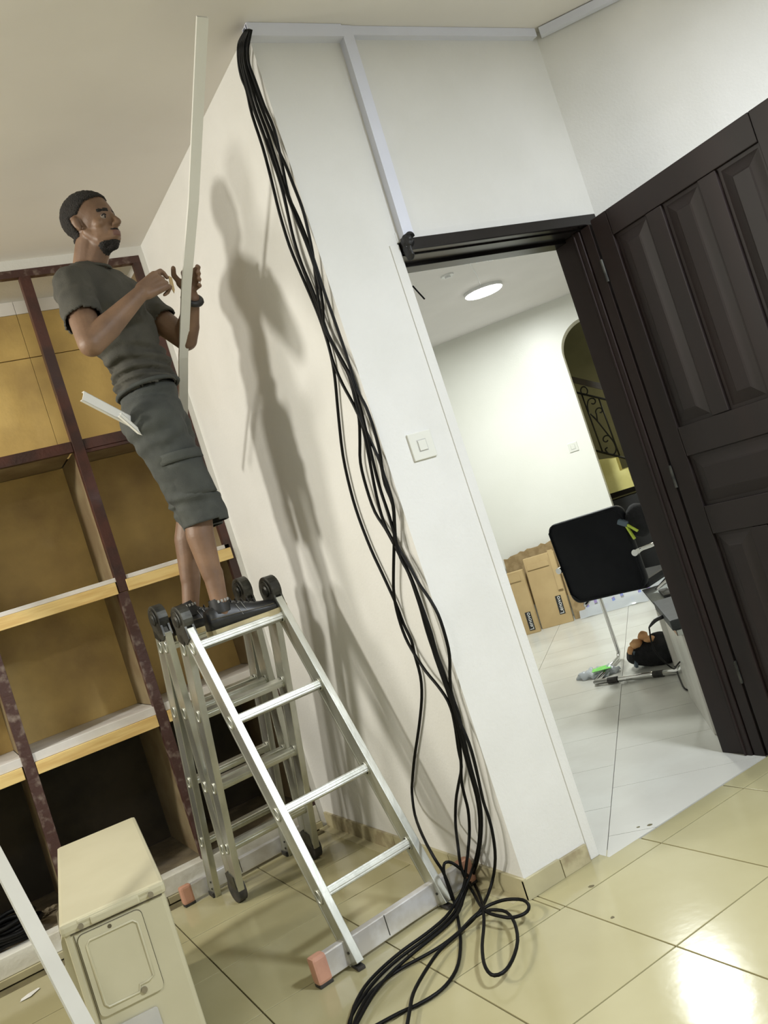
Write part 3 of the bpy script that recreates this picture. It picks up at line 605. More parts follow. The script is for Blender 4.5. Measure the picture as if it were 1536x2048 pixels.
# wide stabiliser bars
def bar(c0, c1, hgt, th, capm, left_only=False):
    c0, c1 = Vector(c0), Vector(c1); u = (c1-c0).normalized(); v = V(-u.y, u.x, 0); L = (c1-c0).length
    m = Matrix(((u.x, v.x, 0, c0.x), (u.y, v.y, 0, c0.y), (0, 0, 1, c0.z), (0, 0, 0, 1)))
    bm = B(); box(bm, .045, L-.045, -th/2, th/2, .012, .012+hgt, .004, m); br = obj('stabiliser_bar', bm, 'aluw', lad)
    for a0, a1 in ((0, .052), (L-.052, L)):
        bm = B(); box(bm, a0, a1, -th/2-.006, th/2+.006, .010, .018+hgt, .010, m); e = obj('end_cap', bm, 'pink', lad)
        bm = B(); box(bm, a0+.002, a1+.0, -th/2-.004, th/2+.004, 0, .012, .003, m); sub(e, 'tread', bm, 'rubber')
    for x in (L*.42,):
        bm = B(); box(bm, x, x+.003, -th/2-.0012, th/2+.001, .02, .012+hgt-.002, 0, m); sub(br, 'joint', bm, 'hinge')
bar((.756, 2.702, 0), (1.436, 2.778, 0), .078, .030, 'pink')
bar((.665, 3.985, 0), (1.345, 4.05, 0), .070, .028, 'pink')
for side in (0, 1):
    for z in (.045, .085):
        o = V(.895, 2.668+(z-.02)*.42, z)+W_*side; bm = B(); cyl(bm, o+V(0, -.012, 0), o+V(0, .004, 0), .008, 10); obj('bolt', bm, 'screw', lad)
    o = V(.896, 2.686, .0)+W_*side; bm = B(); box(bm, o.x-.014, o.x+.014, o.y-.032, o.y+.024, 0, .012, .003); obj('foot', bm, 'rubber', lad)

# ================================================================ FAR ROOM
lt = thing('ceiling_light', 'bright round white ceiling light in the far room seen through the doorway', 'light', (4.27, 5.11, 2.8))
b = B(); cyl(b, (4.27, 5.11, 2.775), (4.27, 5.11, 2.8), .150, 40); obj('housing', b, 'rim', lt)
b = B(); cyl(b, (4.27, 5.11, 2.768), (4.27, 5.11, 2.776), .138, 40); obj('diffuser', b, 'lamp', lt)
b = B(); cyl(b, (3.63, 4.65, 2.79), (3.63, 4.65, 2.8), .045, 24)
cyl(b, (3.63, 4.65, 2.778), (3.63, 4.65, 2.79), .02, 16); solo('ceiling_rose', b, 'rim', 'small white fitting on the far ceiling left of the round light', 'fitting')
b = B(); ring_tube(b, [(3.63, 4.40, 2.798), (3.95, 4.74, 2.797), (4.17, 5.0, 2.797)], .003, 6); solo('ceiling_wire', b, 'rim', 'thin line of cable running to the round ceiling light', 'wire')

# iron stair railing, sloping beam and steps behind the opening
rl = thing('stair_railing', 'black wrought-iron stair railing with scrolls seen through the rounded opening', 'railing', SP(-.55, 1.6, 9.0))
def RS(pts, r=.0085, k=5, n=7, name='bar', mt='iron'):
    b = B(); ring_tube(b, smoothpath([SP(s, z, 9.0) for s, z in pts], k), r, n); return obj(name, b, mt, rl, True)
def slope(s, z0): return z0-.655*(s+.43)
RS([(-1.4, slope(-1.4, 1.856)), (.6, slope(.6, 1.856))], .011, 1, name='top_rail'); RS([(-1.4, slope(-1.4, 1.236)), (.6, slope(.6, 1.236))], .012, 1, name='bottom_rail')
b = B(); q = [SP(s, z, 8.97) for s, z in ((-1.4, slope(-1.4, 1.955)), (.6, slope(.6, 1.955)), (.6, slope(.6, 2.025)), (-1.4, slope(-1.4, 2.025)))]; plate(b, q, .05); obj('handrail', b, 'darkwood', rl)
def spiral(s0, z0, r, turns, a0, sgn=1, tail=None):
    p = [(s0+(r*(1-.72*t))*math.cos(a0+sgn*turns*2*math.pi*t), z0+(r*(1-.72*t))*math.sin(a0+sgn*turns*2*math.pi*t)) for t in [i/14 for i in range(15)]]
    RS((list(tail) if tail else [])+p, .007, 2, name='scroll')
for ds in (-.36, 0, .38):
    f = lambda s: s+ds; dz = -.655*ds
    RS([(f(-.622), slope(f(-.622), 1.856)), (f(-.605), slope(f(-.605), 1.236))], .008, 1, name='baluster')
    RS([(f(-.477), slope(f(-.477), 1.856)), (f(-.460), slope(f(-.460), 1.236))], .008, 1, name='baluster')
    b = B(); ring_tube(b, [SP(f(-.588)+.033*math.cos(a), 2.02-.02+dz+.042*math.sin(a), 9.0) for a in [2*math.pi*i/18 for i in range(18)]], .007, 6, closed=True); obj('ring', b, 'iron', rl, True)
    spiral(f(-.545), 1.865+dz, .048, .9, 3.0, -1, [(f(-.612), 1.78+dz), (f(-.606), 1.84+dz)])
    spiral(f(-.505), 1.755+dz, .045, .9, 3.6, -1, [(f(-.560), 1.66+dz)])
    RS([(f(-.600), 1.76+dz), (f(-.555), 1.66+dz), (f(-.500), 1.50+dz), (f(-.472), 1.42+dz), (f(-.470), 1.345+dz), (f(-.505), 1.30+dz), (f(-.552), 1.32+dz), (f(-.572), 1.37+dz), (f(-.545), 1.385+dz)], .008, 4, name='scroll')
    spiral(f(-.532), 1.462+dz, .046, .85, .4, 1)
b = B()
q = [SP(s, z, 9.06) for s, z in ((-1.5, .95), (.8, .95), (.8, 1.0), (-.40, 1.0), (-.40, 1.13), (-.478, 1.13), (-.478, 1.26), (-.70, 1.30), (-.70, 1.44), (-.95, 1.46), (-.95, 1.6), (-1.5, 1.7))]
plate(b, q, .5); stp = struct('trim_4', b, 'yellow')
b = B(); plate(b, [SP(s, z, 8.95) for s, z in ((-1.5, .86), (.8, .93), (.8, .965), (-1.5, .945))], .12); struct('trim_5', b, 'darkwood')
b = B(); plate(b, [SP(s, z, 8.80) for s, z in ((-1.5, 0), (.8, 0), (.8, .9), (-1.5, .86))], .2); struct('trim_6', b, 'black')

# cartons against the far wall
def carton(c, u, w_, d_, h_, tilt, label, printed=None, flap=None, torn=False):
    u = Vector(u).normalized(); v = V(-u.y, u.x, 0); c = Vector(c)
    t = thing('carton', label, 'box', tuple(c), 'flattened cartons by the far wall')
    def T(a, bb, z): return c+u*a+v*(bb+z*tilt)+V(0, 0, z)
    bm = B(); vs = box(bm, 0, w_, 0, d_, 0, h_, .004)
    for x in vs: x.co = T(*x.co)
    obj('panel', bm, 'card', t)
    if printed:
        a0, z0 = printed
        bm = B(); vs = box(bm, a0, a0+.052, -.0022, .0, z0, z0+.165)
        for x in vs: x.co = T(*x.co)
        pl = obj('printed_label', bm, 'print_', t)
        cu = bpy.data.curves.new('lettering', 'FONT'); cu.body = 'Lenovo'; cu.size = .052; cu.extrude = .0006; cu.align_x = 'CENTER'; cu.align_y = 'CENTER'
        o = bpy.data.objects.new('lettering', cu); COL.objects.link(o)
        dg = bpy.context.evaluated_depsgraph_get(); me = bpy.data.meshes.new_from_object(o.evaluated_get(dg)); bpy.data.objects.remove(o)
        me.materials.clear(); me.materials.append(M['white'])
        for x in me.vertices:
            lx, ly, lz = x.co; x.co = T(a0+.026-ly*-1*-1, -.0030-lz, z0+.0825+lx) - Vector(t['base'])
        o2 = bpy.data.objects.new('lettering', me); COL.objects.link(o2); o2.parent = pl
    if flap:
        for (a0, a1, z0, z1, y) in flap:
            bm = B(); vs = box(bm, a0, a1, y-.004, y, z0, z1, .001)
            for x in vs: x.co = T(*x.co)
            obj('flap', bm, 'cardd' if torn else 'card', t)
    return t
Ue = E_
c1 = SP(-1.675, 0, 7.83)
carton(SP(-1.735, 0, 7.66), E_, .225, .06, .57, .10, 'narrow brown carton at the left with a black printed label', (.135, .03), [(.0, .19, .48, .55, -.003)])
carton(SP(-1.505, 0, 7.74), E_, .29, .05, .64, .20, 'wide brown carton leaning by the far wall behind the narrow one', (.19, .085), [(.02, .22, .53, .58, -.004), (.24, .285, .30, .66, -.012)])
b = B(); q = [(0, 0)]
pts = [(-1.66, .60), (-1.2, .66)]
top_ = [(-1.22-.48*i/14, .725-.003*i+random.uniform(-.014, .014)) for i in range(1, 15)]
plate(b, [SP(s, z, 8.02) for s, z in ([(-1.72, .2), (-1.22, .2), (-1.22, .73)]+top_)], .02)
solo('torn_cardboard', b, 'cardd', 'sheet of cardboard with a ragged torn top edge behind the cartons', 'cardboard')
b = B(); vs = box(b, 0, .11, 0, .05, 0, .63, .004)
for x in vs: x.co = SP(-1.205+x.co.x, x.co.z, 7.80+x.co.y+x.co.z*.14)
solo('carton', b, 'cardd', 'brown carton edge showing at the right of the other cartons', 'box', 'flattened cartons by the far wall')

# bubble wrap along the foot of the far wall
b = B(); n = 46; rows = []
for i in range(n):
    s = -1.15+i*(1.35/(n-1)); r = []
    for k, (dy, z) in enumerate(((.32, .002), (.26, .06), (.17, .10), (.08, .13), (.01, .19))):
        r.append(b.verts.new(SP(s, max(.002, z*(1 if k else 1)+.018*noise.noise(V(s*7, k*1.7, 2))), 8.06-dy+.03*noise.noise(V(s*5, k, 9)))))
    rows.append(r)
for A, C in zip(rows, rows[1:]):
    for k in range(4): b.faces.new((A[k], C[k], C[k+1], A[k+1]))
wrap = thing('plastic_wrap', 'crumpled clear plastic wrap with blue print along the foot of the far wall', 'plastic', SP(-.5, 0, 7.9))
obj('film', b, 'film', wrap, True)
b = B()
for i in range(16):
    s = -1.08+i*.078; z = .075+.04*math.sin(i*2.1); 
    q = [SP(s+a, z+.0+c*1.3, 7.845-.01+c*.6) for a, c in ((0, -.016), (.026, -.012), (.022, .020), (-.004, .014))]; plate(b, q, .0015)
obj('print', b, 'bluepr', wrap)

# cantilever chair seen from behind
ch = thing('cantilever_chair', 'black cantilever office chair with chrome frame, seen from behind in the far room', 'chair', (3.6, 4.1, 0))
ub = V(.362, -.932, 0); fw = V(.932, .362, 0)
bc = V(3.456, 3.905, .0)
bm = B(); pr = []
for cx_, cz_, a0 in ((.195, .45, 0), (-.195, .45, 90), (-.187, .06, 180), (.187, .06, 270)):
    rr_ = .052 if cz_ > .3 else .060
    pr += [(cx_+rr_*math.cos(math.radians(a0+15*k)), cz_+rr_*math.sin(math.radians(a0+15*k))) for k in range(7)]
rg = [[bm.verts.new((x*sc, y, .25+(z-.25)*sc)) for x, z in pr] for y, sc in ((-.030, .955), (-.022, .99), (0, 1), (.022, .99), (.03, .955))]
for A, C in zip(rg, rg[1:]):
    for k in range(len(pr)): bm.faces.new((A[k], A[(k+1) % len(pr)], C[(k+1) % len(pr)], C[k]))
bm.faces.new(rg[0]); bm.faces.new(rg[-1][::-1])
for v in list(bm.verts):
    x, y, z = v.co; wv = .012*math.sin((x/.247)*1.57+1.57)*0; v.co = bc+ub*x+fw*(y+(z-.25)*-.05-.02*(1-(x/.247)**2))+V(0, 0, .515+z+.02*(x/.247)*.3)
back = obj('backrest', bm, 'seat', ch, True)
bm = B(); ring_tube(bm, [bc+ub*x+fw*(-.036+(z-.25)*-.05)+V(0, 0, .515+z) for x, z in ((-.19, .015), (.19, .015), (.235, .06), (.238, .45), (.20, .488), (-.20, .488), (-.238, .45), (-.235, .06))], .0035, 5, closed=True); sub(back, 'piping', bm, 'seat')
bm = B(); vs = box(bm, -.225, .225, .035, .50, .507, .56, .02)
for v in vs: v.co = bc+ub*v.co.x+fw*v.co.y+V(0, 0, v.co.z)
obj('seat', bm, 'seat', ch)
A0, A1 = V(3.354, 4.169, .02), V(3.543, 3.673, .02)
for sg, base in ((-1, A0), (1, A1)):
    fr = V(.873, .487, 0)*.555
    pth = [base, base+fr*.93, base+fr+V(0, 0, .03), base+fr+V(0, 0, .40)-fw*.01, base+fr*.93+V(0, 0, .47), bc+ub*sg*.235+fw*.10+V(0, 0, .475)]
    bm = B(); ring_tube(bm, pth, .0125, 10); obj('side_tube', bm, 'chrome', ch, True)
    a = bc+ub*sg*.25+V(0, 0, .735)
    bm = B(); ring_tube(bm, [a-fw*.04, a+fw*.05, a+ub*sg*.03+fw*.10, a+ub*sg*.035+fw*.40+V(0, 0, -.01), a+fw*.45+ub*sg*.03-V(0, 0, .2)], .012, 10); obj('armrest', bm, 'chrome', ch, True)
    bm = B(); cyl(bm, a-fw*.055, a-fw*.015, .019, 12); obj('bracket', bm, 'chrome', ch)
bm = B(); cyl(bm, A0, A1, .016, 12); cb = obj('cross_tube', bm, 'chrome', ch, True)
for t in (.17, .72):
    bm = B(); cyl(bm, A0.lerp(A1, t), A0.lerp(A1, t+.12), .0195, 12); obj('rubber_grip', bm, 'rubber', ch)
# lanyard and tool hanging on the back of the chair
t_ = thing('lime_tool', 'lime and blue-grey tool hung on the right side of the chair back', 'tool', (3.58, 3.64, .9))
bm = B(); beam(bm, bc+ub*.215+fw*-.05+V(0, 0, .93), bc+ub*.265+fw*-.05+V(0, 0, .90), .045, .03, bev=.008); obj('body', bm, 'bluegrey', t_)
bm = B(); beam(bm, bc+ub*.25+fw*-.05+V(0, 0, .90), bc+ub*.275+fw*-.05+V(0, 0, .81), .02, .012, bev=.003); beam(bm, bc+ub*.255+fw*-.055+V(0, 0, .905), bc+ub*.31+fw*-.055+V(0, 0, .85), .018, .012, bev=.003); obj('handle', bm, 'lime', t_)
bm = B(); vs = ball(bm, bc+ub*.30+fw*.03+V(0, 0, .90), (.085, .07, .10), 3)
for v in vs: v.co += V(1, 1, 1)*.012*noise.noise(v.co*14)
solo('dark_bag', bm, 'bag', 'black cloth bag hanging at the right side of the chair back', 'bag', smooth=True)

# backpack on the floor with orange cloth
bm = B(); vs = ball(bm, (3.78, 3.97, .075), (.25, .14, .088), 4, (V(.45, -.89, 0), V(.89, .45, 0), V(0, 0, 1)))
for v in vs:
    v.co += (v.co-V(3.78, 3.97, .07)).normalized()*.035*noise.noise(v.co*9); v.co.z = max(v.co.z, .003)
bp_ = thing('backpack', 'slumped black backpack lying on the far floor beside the chair foot', 'bag', (3.80, 3.98, 0))
obj('body', bm, 'bag', bp_, True)
bm = B(); ring_tube(bm, smoothpath([(3.66, 4.10, .02), (3.64, 4.12, .09), (3.69, 4.07, .15), (3.77, 3.99, .17)]), [.012]*13, 8); obj('strap', bm, 'bag', bp_, True)
bm = B(); beam(bm, (3.615, 4.07, .02), (3.63, 4.06, .12), .05, .02, bev=.006); obj('buckle', bm, 'bluegrey', bp_)
cl = B()
for c, r in (((3.655, 4.05, .155), (.042, .04, .03)), ((3.70, 4.02, .188), (.034, .035, .030)), ((3.645, 4.085, .120), (.042, .03, .03)), ((3.69, 3.97, .170), (.038, .03, .020))):
    vs = ball(cl, c, r, 2)
    for v in vs: v.co += (v.co-Vector(c))*.35*noise.noise(v.co*40)
solo('orange_cloth', cl, 'tan', 'crumpled orange-tan cloth lying on top of the black backpack', 'cloth', smooth=True)
# clear bag with green label
pb = thing('plastic_bag', 'clear plastic bag with a green label on the floor by the chrome tube', 'bag', (3.52, 4.27, 0))
bm = B(); vs = ball(bm, (3.53, 4.33, .012), (.15, .08, .026), 4, (V(.5, -.86, 0), V(.86, .5, 0), V(0, 0, 1)))
for v in vs: v.co += V(.8, .6, 1.4)*.030*noise.noise(v.co*26); v.co.z = max(v.co.z, .002)
obj('film', bm, 'film', pb, True)
bm = B(); plate(bm, [(3.46, 4.30, .045), (3.515, 4.345, .05), (3.585, 4.28, .052), (3.55, 4.215, .044)], .002); obj('label', bm, 'green', pb)
bm = B(); vs = box(bm, 3.375, 3.40, 3.945, 3.975, 0, .014, .004); solo('plaster_crumb', bm, 'white', 'white crumb on the grey floor just below the chrome tube', 'crumb')

# low desk with an end panel behind the door frame
u1 = V(.643, .766, 0); v1 = V(.766, -.643, 0); d0 = V(2.79, 2.80, 0)
dk = thing('low_desk', 'low white desk with a panel end half hidden behind the dark door frame', 'desk', tuple(d0))
def DB(nm, m, a0, a1, c0, c1, z0, z1, bev=.003):
    bm = B(); mm = Matrix(((u1.x, v1.x, 0, d0.x), (u1.y, v1.y, 0, d0.y), (0, 0, 1, 0), (0, 0, 0, 1))); box(bm, a0, a1, c0, c1, z0, z1, bev, mm); return obj(nm, bm, m, dk)
DB('side_panel', 'desk', .03, .66, .0, .02, 0, .455); DB('end_panel', 'desk', 0, .028, .0, .2, 0, .455)
DB('top', 'deskg', -.01, 1.38, -.015, .22, .457, .482); DB('edge_trim', 'chrome', -.01, 1.38, -.018, -.0155, .459, .480, 0); DB('leg', 'desk', 1.3, 1.36, .02, .07, 0, .455)
DB('far_panel', 'desk', .66, .69, .02, .2, 0, .455)
dvc = thing('power_unit', 'flat dark grey power unit on the near end of the low desk', 'electronics', tuple(d0+V(0, 0, .482)))
bm = B(); mm = Matrix(((u1.x, v1.x, 0, d0.x), (u1.y, v1.y, 0, d0.y), (0, 0, 1, 0), (0, 0, 0, 1))); box(bm, .0, .60, -.03, .20, .4825, .530, .006, mm); obj('case', bm, 'device', dvc)
bm = B(); ring_tube(bm, smoothpath([d0+u1*.28-v1*.03+V(0, 0, .503), d0+u1*.28-v1*.07+V(0, 0, .495), d0+u1*.29-v1*.105+V(0, 0, .47)], 3), [.010, .010, .009, .009, .008, .006, .004], 8); obj('plug', bm, 'black', dvc, True)
bm = B(); ring_tube(bm, smoothpath([d0+u1*.29-v1*.105+V(0, 0, .47), d0+u1*.30-v1*.115+V(0, 0, .36), d0+u1*.36-v1*.06+V(0, 0, .24), d0+u1*.5-v1*.02+V(0, 0, .215), d0+u1*.72+v1*.05+V(0, 0, .20)]), .004, 6); obj('cord', bm, 'cable', dvc, True)
bm = B(); mm2 = mm; box(bm, .86, 1.10, .05, .10, .483, .50, .005, mm2); solo('handset', bm, 'black', 'small black handset lying on the far part of the low desk', 'electronics')
bm = B(); ring_tube(bm, smoothpath([(3.59, 3.73, .03), (3.47, 3.60, .008), (3.31, 3.42, .006), (3.30, 3.34, .006), (3.36, 3.25, .006)]), .0045, 6); solo('floor_cord', bm, 'cable', 'thin black cord curling on the grey floor from the chrome tube to the desk panel', 'cable', smooth=True)

# ================================================================ THE MAN ON THE LADDER
MB = V(1.0, 3.3, 1.105)
man = thing('person', 'man in charcoal t-shirt and slate cargo shorts standing on the ladder, holding white trunking', 'person', MB)
def remesh(bm, voxel, smooth=6, fac=.5):
    me = bpy.data.meshes.new('tmp'); bmesh.ops.recalc_face_normals(bm, faces=bm.faces); bm.to_mesh(me); bm.free()
    o = bpy.data.objects.new('tmp', me); COL.objects.link(o)
    md = o.modifiers.new('r', 'REMESH'); md.mode = 'VOXEL'; md.voxel_size = voxel
    if smooth: ms = o.modifiers.new('s', 'SMOOTH'); ms.factor = fac; ms.iterations = smooth
    dg = bpy.context.evaluated_depsgraph_get(); out = bpy.data.meshes.new_from_object(o.evaluated_get(dg))
    bpy.data.objects.remove(o); bpy.data.meshes.remove(me)
    r = B(); r.from_mesh(out); bpy.data.meshes.remove(out); return r
# --- head frame
KH = .975
HC = V(.922, 3.055, 2.672)                     # between the ears
hf = V(.64, -.765, -.05).normalized(); hu = V(-.02, -.06, 1); hu = (hu-hf*hu.dot(hf)).normalized(); hl = hu.cross(hf)
def HP(f, l, u): return HC+hf*f*KH+hl*l*KH+hu*u*KH
HX = (hf, hl, hu)
b = B()
def E3(f, l, u, rf, rl, ru, sub=3): ball(b, HP(f, l, u), (rf*KH, rl*KH, ru*KH), sub, HX)
E3(-.012, 0, .042, .098, .077, .084); E3(.022, 0, .020, .072, .068, .080); E3(.030, 0, -.045, .058, .055, .066)
E3(.055, 0, -.088, .028, .028, .022)
for s in (-1, 1):
    caps(b, HP(.004, s*.046, -.032), .018, HP(.045, s*.030, -.082), .018, 12); E3(.056, s*.040, -.018, .024, .022, .020, 2)
    caps(b, HP(.080, s*.012, .024), .010, HP(.068, s*.045, .024), .009, 10)
    E3(.070, s*.031, .002, .014, .017, .013, 2)
    E3(.100, s*.012, -.030, .010, .009, .008, 2)
    caps(b, HP(.078, s*.020, -.072), .012, HP(.040, s*.042, -.070), .014, 10)
    # ears
    caps(b, HP(-.012, s*.076, .014), .013, HP(-.004, s*.074, -.020), .008, 10); caps(b, HP(-.020, s*.079, .012), .009, HP(-.012, s*.079, -.010), .008, 10)
caps(b, HP(.086, 0, .016), .008, HP(.112, 0, -.024), .0125, 12); ball(b, HP(.100, 0, -.030), .012, 2); E3(.074, 0, -.060, .028, .030, .024)
E3(.093, 0, -.0535, .010, .022, .0055, 2); E3(.091, 0, -.067, .010, .020, .0065, 2)
# neck
NB = V(.872, 3.105, 2.545)
caps(b, HP(-.015, 0, -.02), .049, NB+V(.006,0,0), .056, 18); caps(b, HP(.01, 0, -.07), .042, NB+V(.02, -.015, 0), .05, 14)
# --- joints
SR, ER, WR = V(.775, 3.005, 2.440), V(.738, 2.860, 2.185), V(.958, 2.868, 2.335)
SL, EL, WL = V(1.060, 3.280, 2.455), V(1.172, 3.170, 2.235), V(1.196, 3.035, 2.345)
PE = V(.985, 3.250, 2.03)
HR, HLh = V(.950, 3.175, 1.97), V(1.035, 3.345, 1.97)
KR, KL = V(1.025, 3.205, 1.62), V(1.065, 3.405, 1.63)
AR, AL = V(.988, 3.205, 1.200), V(.935, 3.440, 1.215)
# torso inside the shirt
lt_ = V(.72, .69, 0).normalized()
caps(b, SR+V(.03, .03, .0), .052, NB+V(0, 0, -.02), .055); caps(b, SL-V(.03, .03, 0), .052, NB+V(0, 0, -.02), .055)
caps(b, V(.915, 3.14, 2.40), .092, V(.98, 3.22, 2.12), .085); caps(b, V(.98, 3.22, 2.12), .085, PE, .085)
# arms
caps(b, SR, .056, ER, .044, 18); caps(b, ER, .043, ER.lerp(WR, .35), .045, 18); caps(b, ER.lerp(WR, .3), .045, WR, .027, 18)
caps(b, SL, .056, EL, .044, 18); caps(b, EL, .043, EL.lerp(WL, .35), .044, 18); caps(b, EL.lerp(WL, .3), .044, WL, .027, 18)
# legs
for h_, k_, a_ in ((HR, KR, AR), (HLh, KL, AL)):
    caps(b, PE.lerp(h_, .6), .08, h_, .082, 18); caps(b, h_, .082, k_, .056, 18)
    cm = k_.lerp(a_, .30)+V(-.016, 0, 0)
    caps(b, k_, .054, cm, .053, 18); caps(b, cm, .053, k_.lerp(a_, .68)+V(-.004, 0, 0), .038, 18); caps(b, k_.lerp(a_, .66), .039, a_, .031, 18)
    caps(b, k_+V(.012, 0, .02), .045, k_+V(.012, 0, -.02), .042, 12)
    caps(b, a_, .031, a_+V(.008, 0, -.045), .024, 12)
    for s in (-1, 1): ball(b, a_+V(-.004, s*.020, .004), .013, 2)
# hands --------------------------------------------------------
def finger(base, dirs, lens, r):
    p = Vector(base); rr = r
    for d, L in zip(dirs, lens):
        q = p+Vector(d).normalized()*L; caps(b, p, rr, q, rr*.93, 12); p = q; rr *= .93
    return p
# right hand: back to the camera, fist with thumb and index pinching a clip
d_ = V(.90, .05, .40).normalized(); n_ = V(-.12, -.97, .18); n_ = (n_-d_*n_.dot(d_)).normalized(); w_ = n_.cross(d_)   # w_: towards index?
if w_.z < 0: w_ = -w_
kc = WR+d_*.088
for i in range(4):
    off_ = w_*(.030-.020*i)
    caps(b, WR+off_*.55+d_*.012, .019, kc+off_*1.0, .0135, 12)
    if i == 0: TIPR = finger(kc+off_, (d_*.9-n_*.3+w_*.1, d_*.55-n_*.75-w_*.25, d_*.1-n_*.5-w_*.85), (.038, .024, .018), .0098)
    else: finger(kc+off_*1.02, (d_*.75-n_*.65, -n_*.9-d_*.35-w_*.1, -d_*.9-n_*.1), (.036-.002*i, .025, .018), .0098-.0004*i)
caps(b, WR+w_*.018+d_*.015-n_*.012, .019, WR+w_*.036+d_*.060-n_*.028, .015, 12)
finger(WR+w_*.036+d_*.060-n_*.028, (d_*.85+w_*.15-n_*.3, d_*.9-w_*.25-n_*.1), (.034, .028), .0112)
# left hand: palm behind the trunking, fingers wrapped around its right side
TC = V(1.160, 2.945, 2.39)
d2 = (TC+V(.035, .04, .015)-WL).normalized(); pc = WL+d2*.045
ax_ = V(.0, -.42, .90).normalized()
for i in range(4):
    hgt = .036-.0215*i
    p0 = TC+V(.012, .040, .0)+ax_*hgt
    caps(b, WL+V(.0, .012, .0)+ax_*hgt*.5+d2*.012, .019, p0, .0145, 12)
    finger(p0, (V(.95, .1, .12), V(.45, -.85, .05), V(-.55, -.80, -.05)), (.040-.002*i, .026, .019), .0105-.0004*i)
caps(b, WL+d2*.02, .02, TC+V(-.012, .035, .0), .016, 12)
finger(TC+V(-.014, .034, .004), (V(-.55, -.35, .75), V(-.05, -.75, .65)), (.032, .028), .0112)
body = remesh(b, .0042, 5, .5)
def near_surface(v, n): return v
skin_me_src = body.copy()
sk = obj('body', body, 'skin', man, True)
# --- shells lifted off the head: hair, beard, brows, lips
def local(p): d = p-HC; return (d.dot(hf)/KH, d.dot(hl)/KH, d.dot(hu)/KH)
def shell(name, pred, off, m, jitter=0, par=None):
    bm = skin_me_src.copy(); bm.normal_update()
    dead = []
    for f_ in bm.faces:
        c = f_.calc_center_median()
        if (c-HC).length > .2 or not pred(*local(c)): dead.append(f_)
    bmesh.ops.delete(bm, geom=dead, context='FACES'); bm.normal_update()
    inner = [(v, v.co.copy(), v.normal.copy()) for v in bm.verts]
    edge = {v for e in bm.edges if len(e.link_faces) == 1 for v in e.verts}
    for v, c, n in inner:
        l = off*(.25 if v in edge else 1)
        v.co = c+n*(l+(jitter*noise.noise(c*160) if jitter else 0))
    return obj(name, bm, m, man, True)
def hairline(f, l, u):
    line = .072-.018*(abs(l)/.07)**2            # forehead edge
    if u > .128: return True
    if f > .035: return u > line+.010
    if f > -.002: return u > line+.010-(.035-f)*.9
    if f > -.03: return u > .026
    return u > -.035-(-.03-f)*.2
shell('hair', lambda f, l, u: u > -.06 and hairline(f, l, u) and not (abs(l) > .070 and u < .03 and f > -.035), .0065, 'hair', .002)
shell('beard', lambda f, l, u: (u < -.082-.25*max(0, .06-f) and u > -.132 and f > .026) and not (u > -.080 and f > .085 and abs(l) < .022) or (f > .085 and -.050 < u < -.0435 and abs(l) < .028), .003, 'hair', .0012)
for s in (-1, 1):
    shell('eyebrow', lambda f, l, u: f > .04 and .020 < u+ .05*(abs(l)-.03)**1 < .031 and .011 < s*l < .052, .0018, 'hair')
    bm = B(); ball(bm, HP(.0735, s*.031, .0015), (.0135, .0140, .0105), 3, HX); e = obj('eye', bm, 'eyew', man, True)
    bm = B(); ball(bm, HP(.0835, s*.0325+.001, .0005), (.0045, .0062, .0062), 2, HX); sub(e, 'iris', bm, 'iris', True)
    bm = B(); pts = [HP(.0868-.16*((t-.5)**2)*.12, s*(.018+.028*t), .0085-.012*(2*t-1)**2*.6) for t in [i/8 for i in range(9)]]; ring_tube(bm, pts, .0022, 6); obj('eyelid', bm, 'hair', man, True)
shell('lips', lambda f, l, u: f > .084 and -.072 < u < -.051 and abs(l) < .021, .0010, 'lip')
skin_me_src.free()

# --- t-shirt
b = B()
LT = lt_; FT = V(.69, -.72, 0)
def el(c, rf, rl, ru, F_=FT, L_=LT, U_=V(0, 0, 1)): ball(b, c, (rf, rl, ru), 3, (F_, L_, U_))
el(V(.915, 3.135, 2.405), .118, .165, .135); el(V(.945, 3.175, 2.30), .118, .150, .16); el(V(.985, 3.225, 2.17), .112, .145, .13, V(.9, -.43, 0), V(.43, .9, 0))
caps(b, SR+V(.0, .0, .002), .068, NB+V(.0, .0, -.052), .076); caps(b, SL+V(0, 0, .002), .068, NB+V(.0, .0, -.052), .076)
el(V(.988, 3.235, 2.09), .118, .148, .10, V(.93, -.36, 0), V(.36, .93, 0))
sdr, sdl = (ER-SR).normalized(), (EL-SL).normalized()
caps(b, SR, .070, SR+sdr*.215, .066, 18); caps(b, SL, .070, SL+sdl*.215, .064, 18)
bm = remesh(b, .0085, 5, .5)
bm.normal_update()
for v in bm.verts:
    c = v.co; k = (c.z-2.05)/.5
    a = .012*max(0, 1-abs(c.z-2.14)/.13)*math.sin(c.z*155+9*noise.noise(c*5)+c.x*18-c.y*9)
    a += .009*noise.noise(V(c.x*11, c.y*11, c.z*20)) + .005*noise.noise(c*30)
    a += .005*math.sin((c.x+c.y*.6)*46+c.z*70)*max(0, 1-abs(c.z-2.30)/.12)*(.5+noise.noise(c*7))
    v.co = c+v.normal*a
dead = []
for f_ in bm.faces:
    c = f_.calc_center_median()
    if c.z < 2.083+.10*(c.x-1.0): dead.append(f_)
    elif (c-SR).dot(sdr) > .178 and (c-SR-sdr*(c-SR).dot(sdr)).length < .11 and c.x < .86 and c.y < 3.02: dead.append(f_)
    elif (c-SL).dot(sdl) > .150 and c.y < 3.30 and c.x > 1.07 and (c-SL-sdl*(c-SL).dot(sdl)).length < .085: dead.append(f_)
    elif (c-(NB+V(.012, -.012, .02))).length < .069: dead.append(f_)
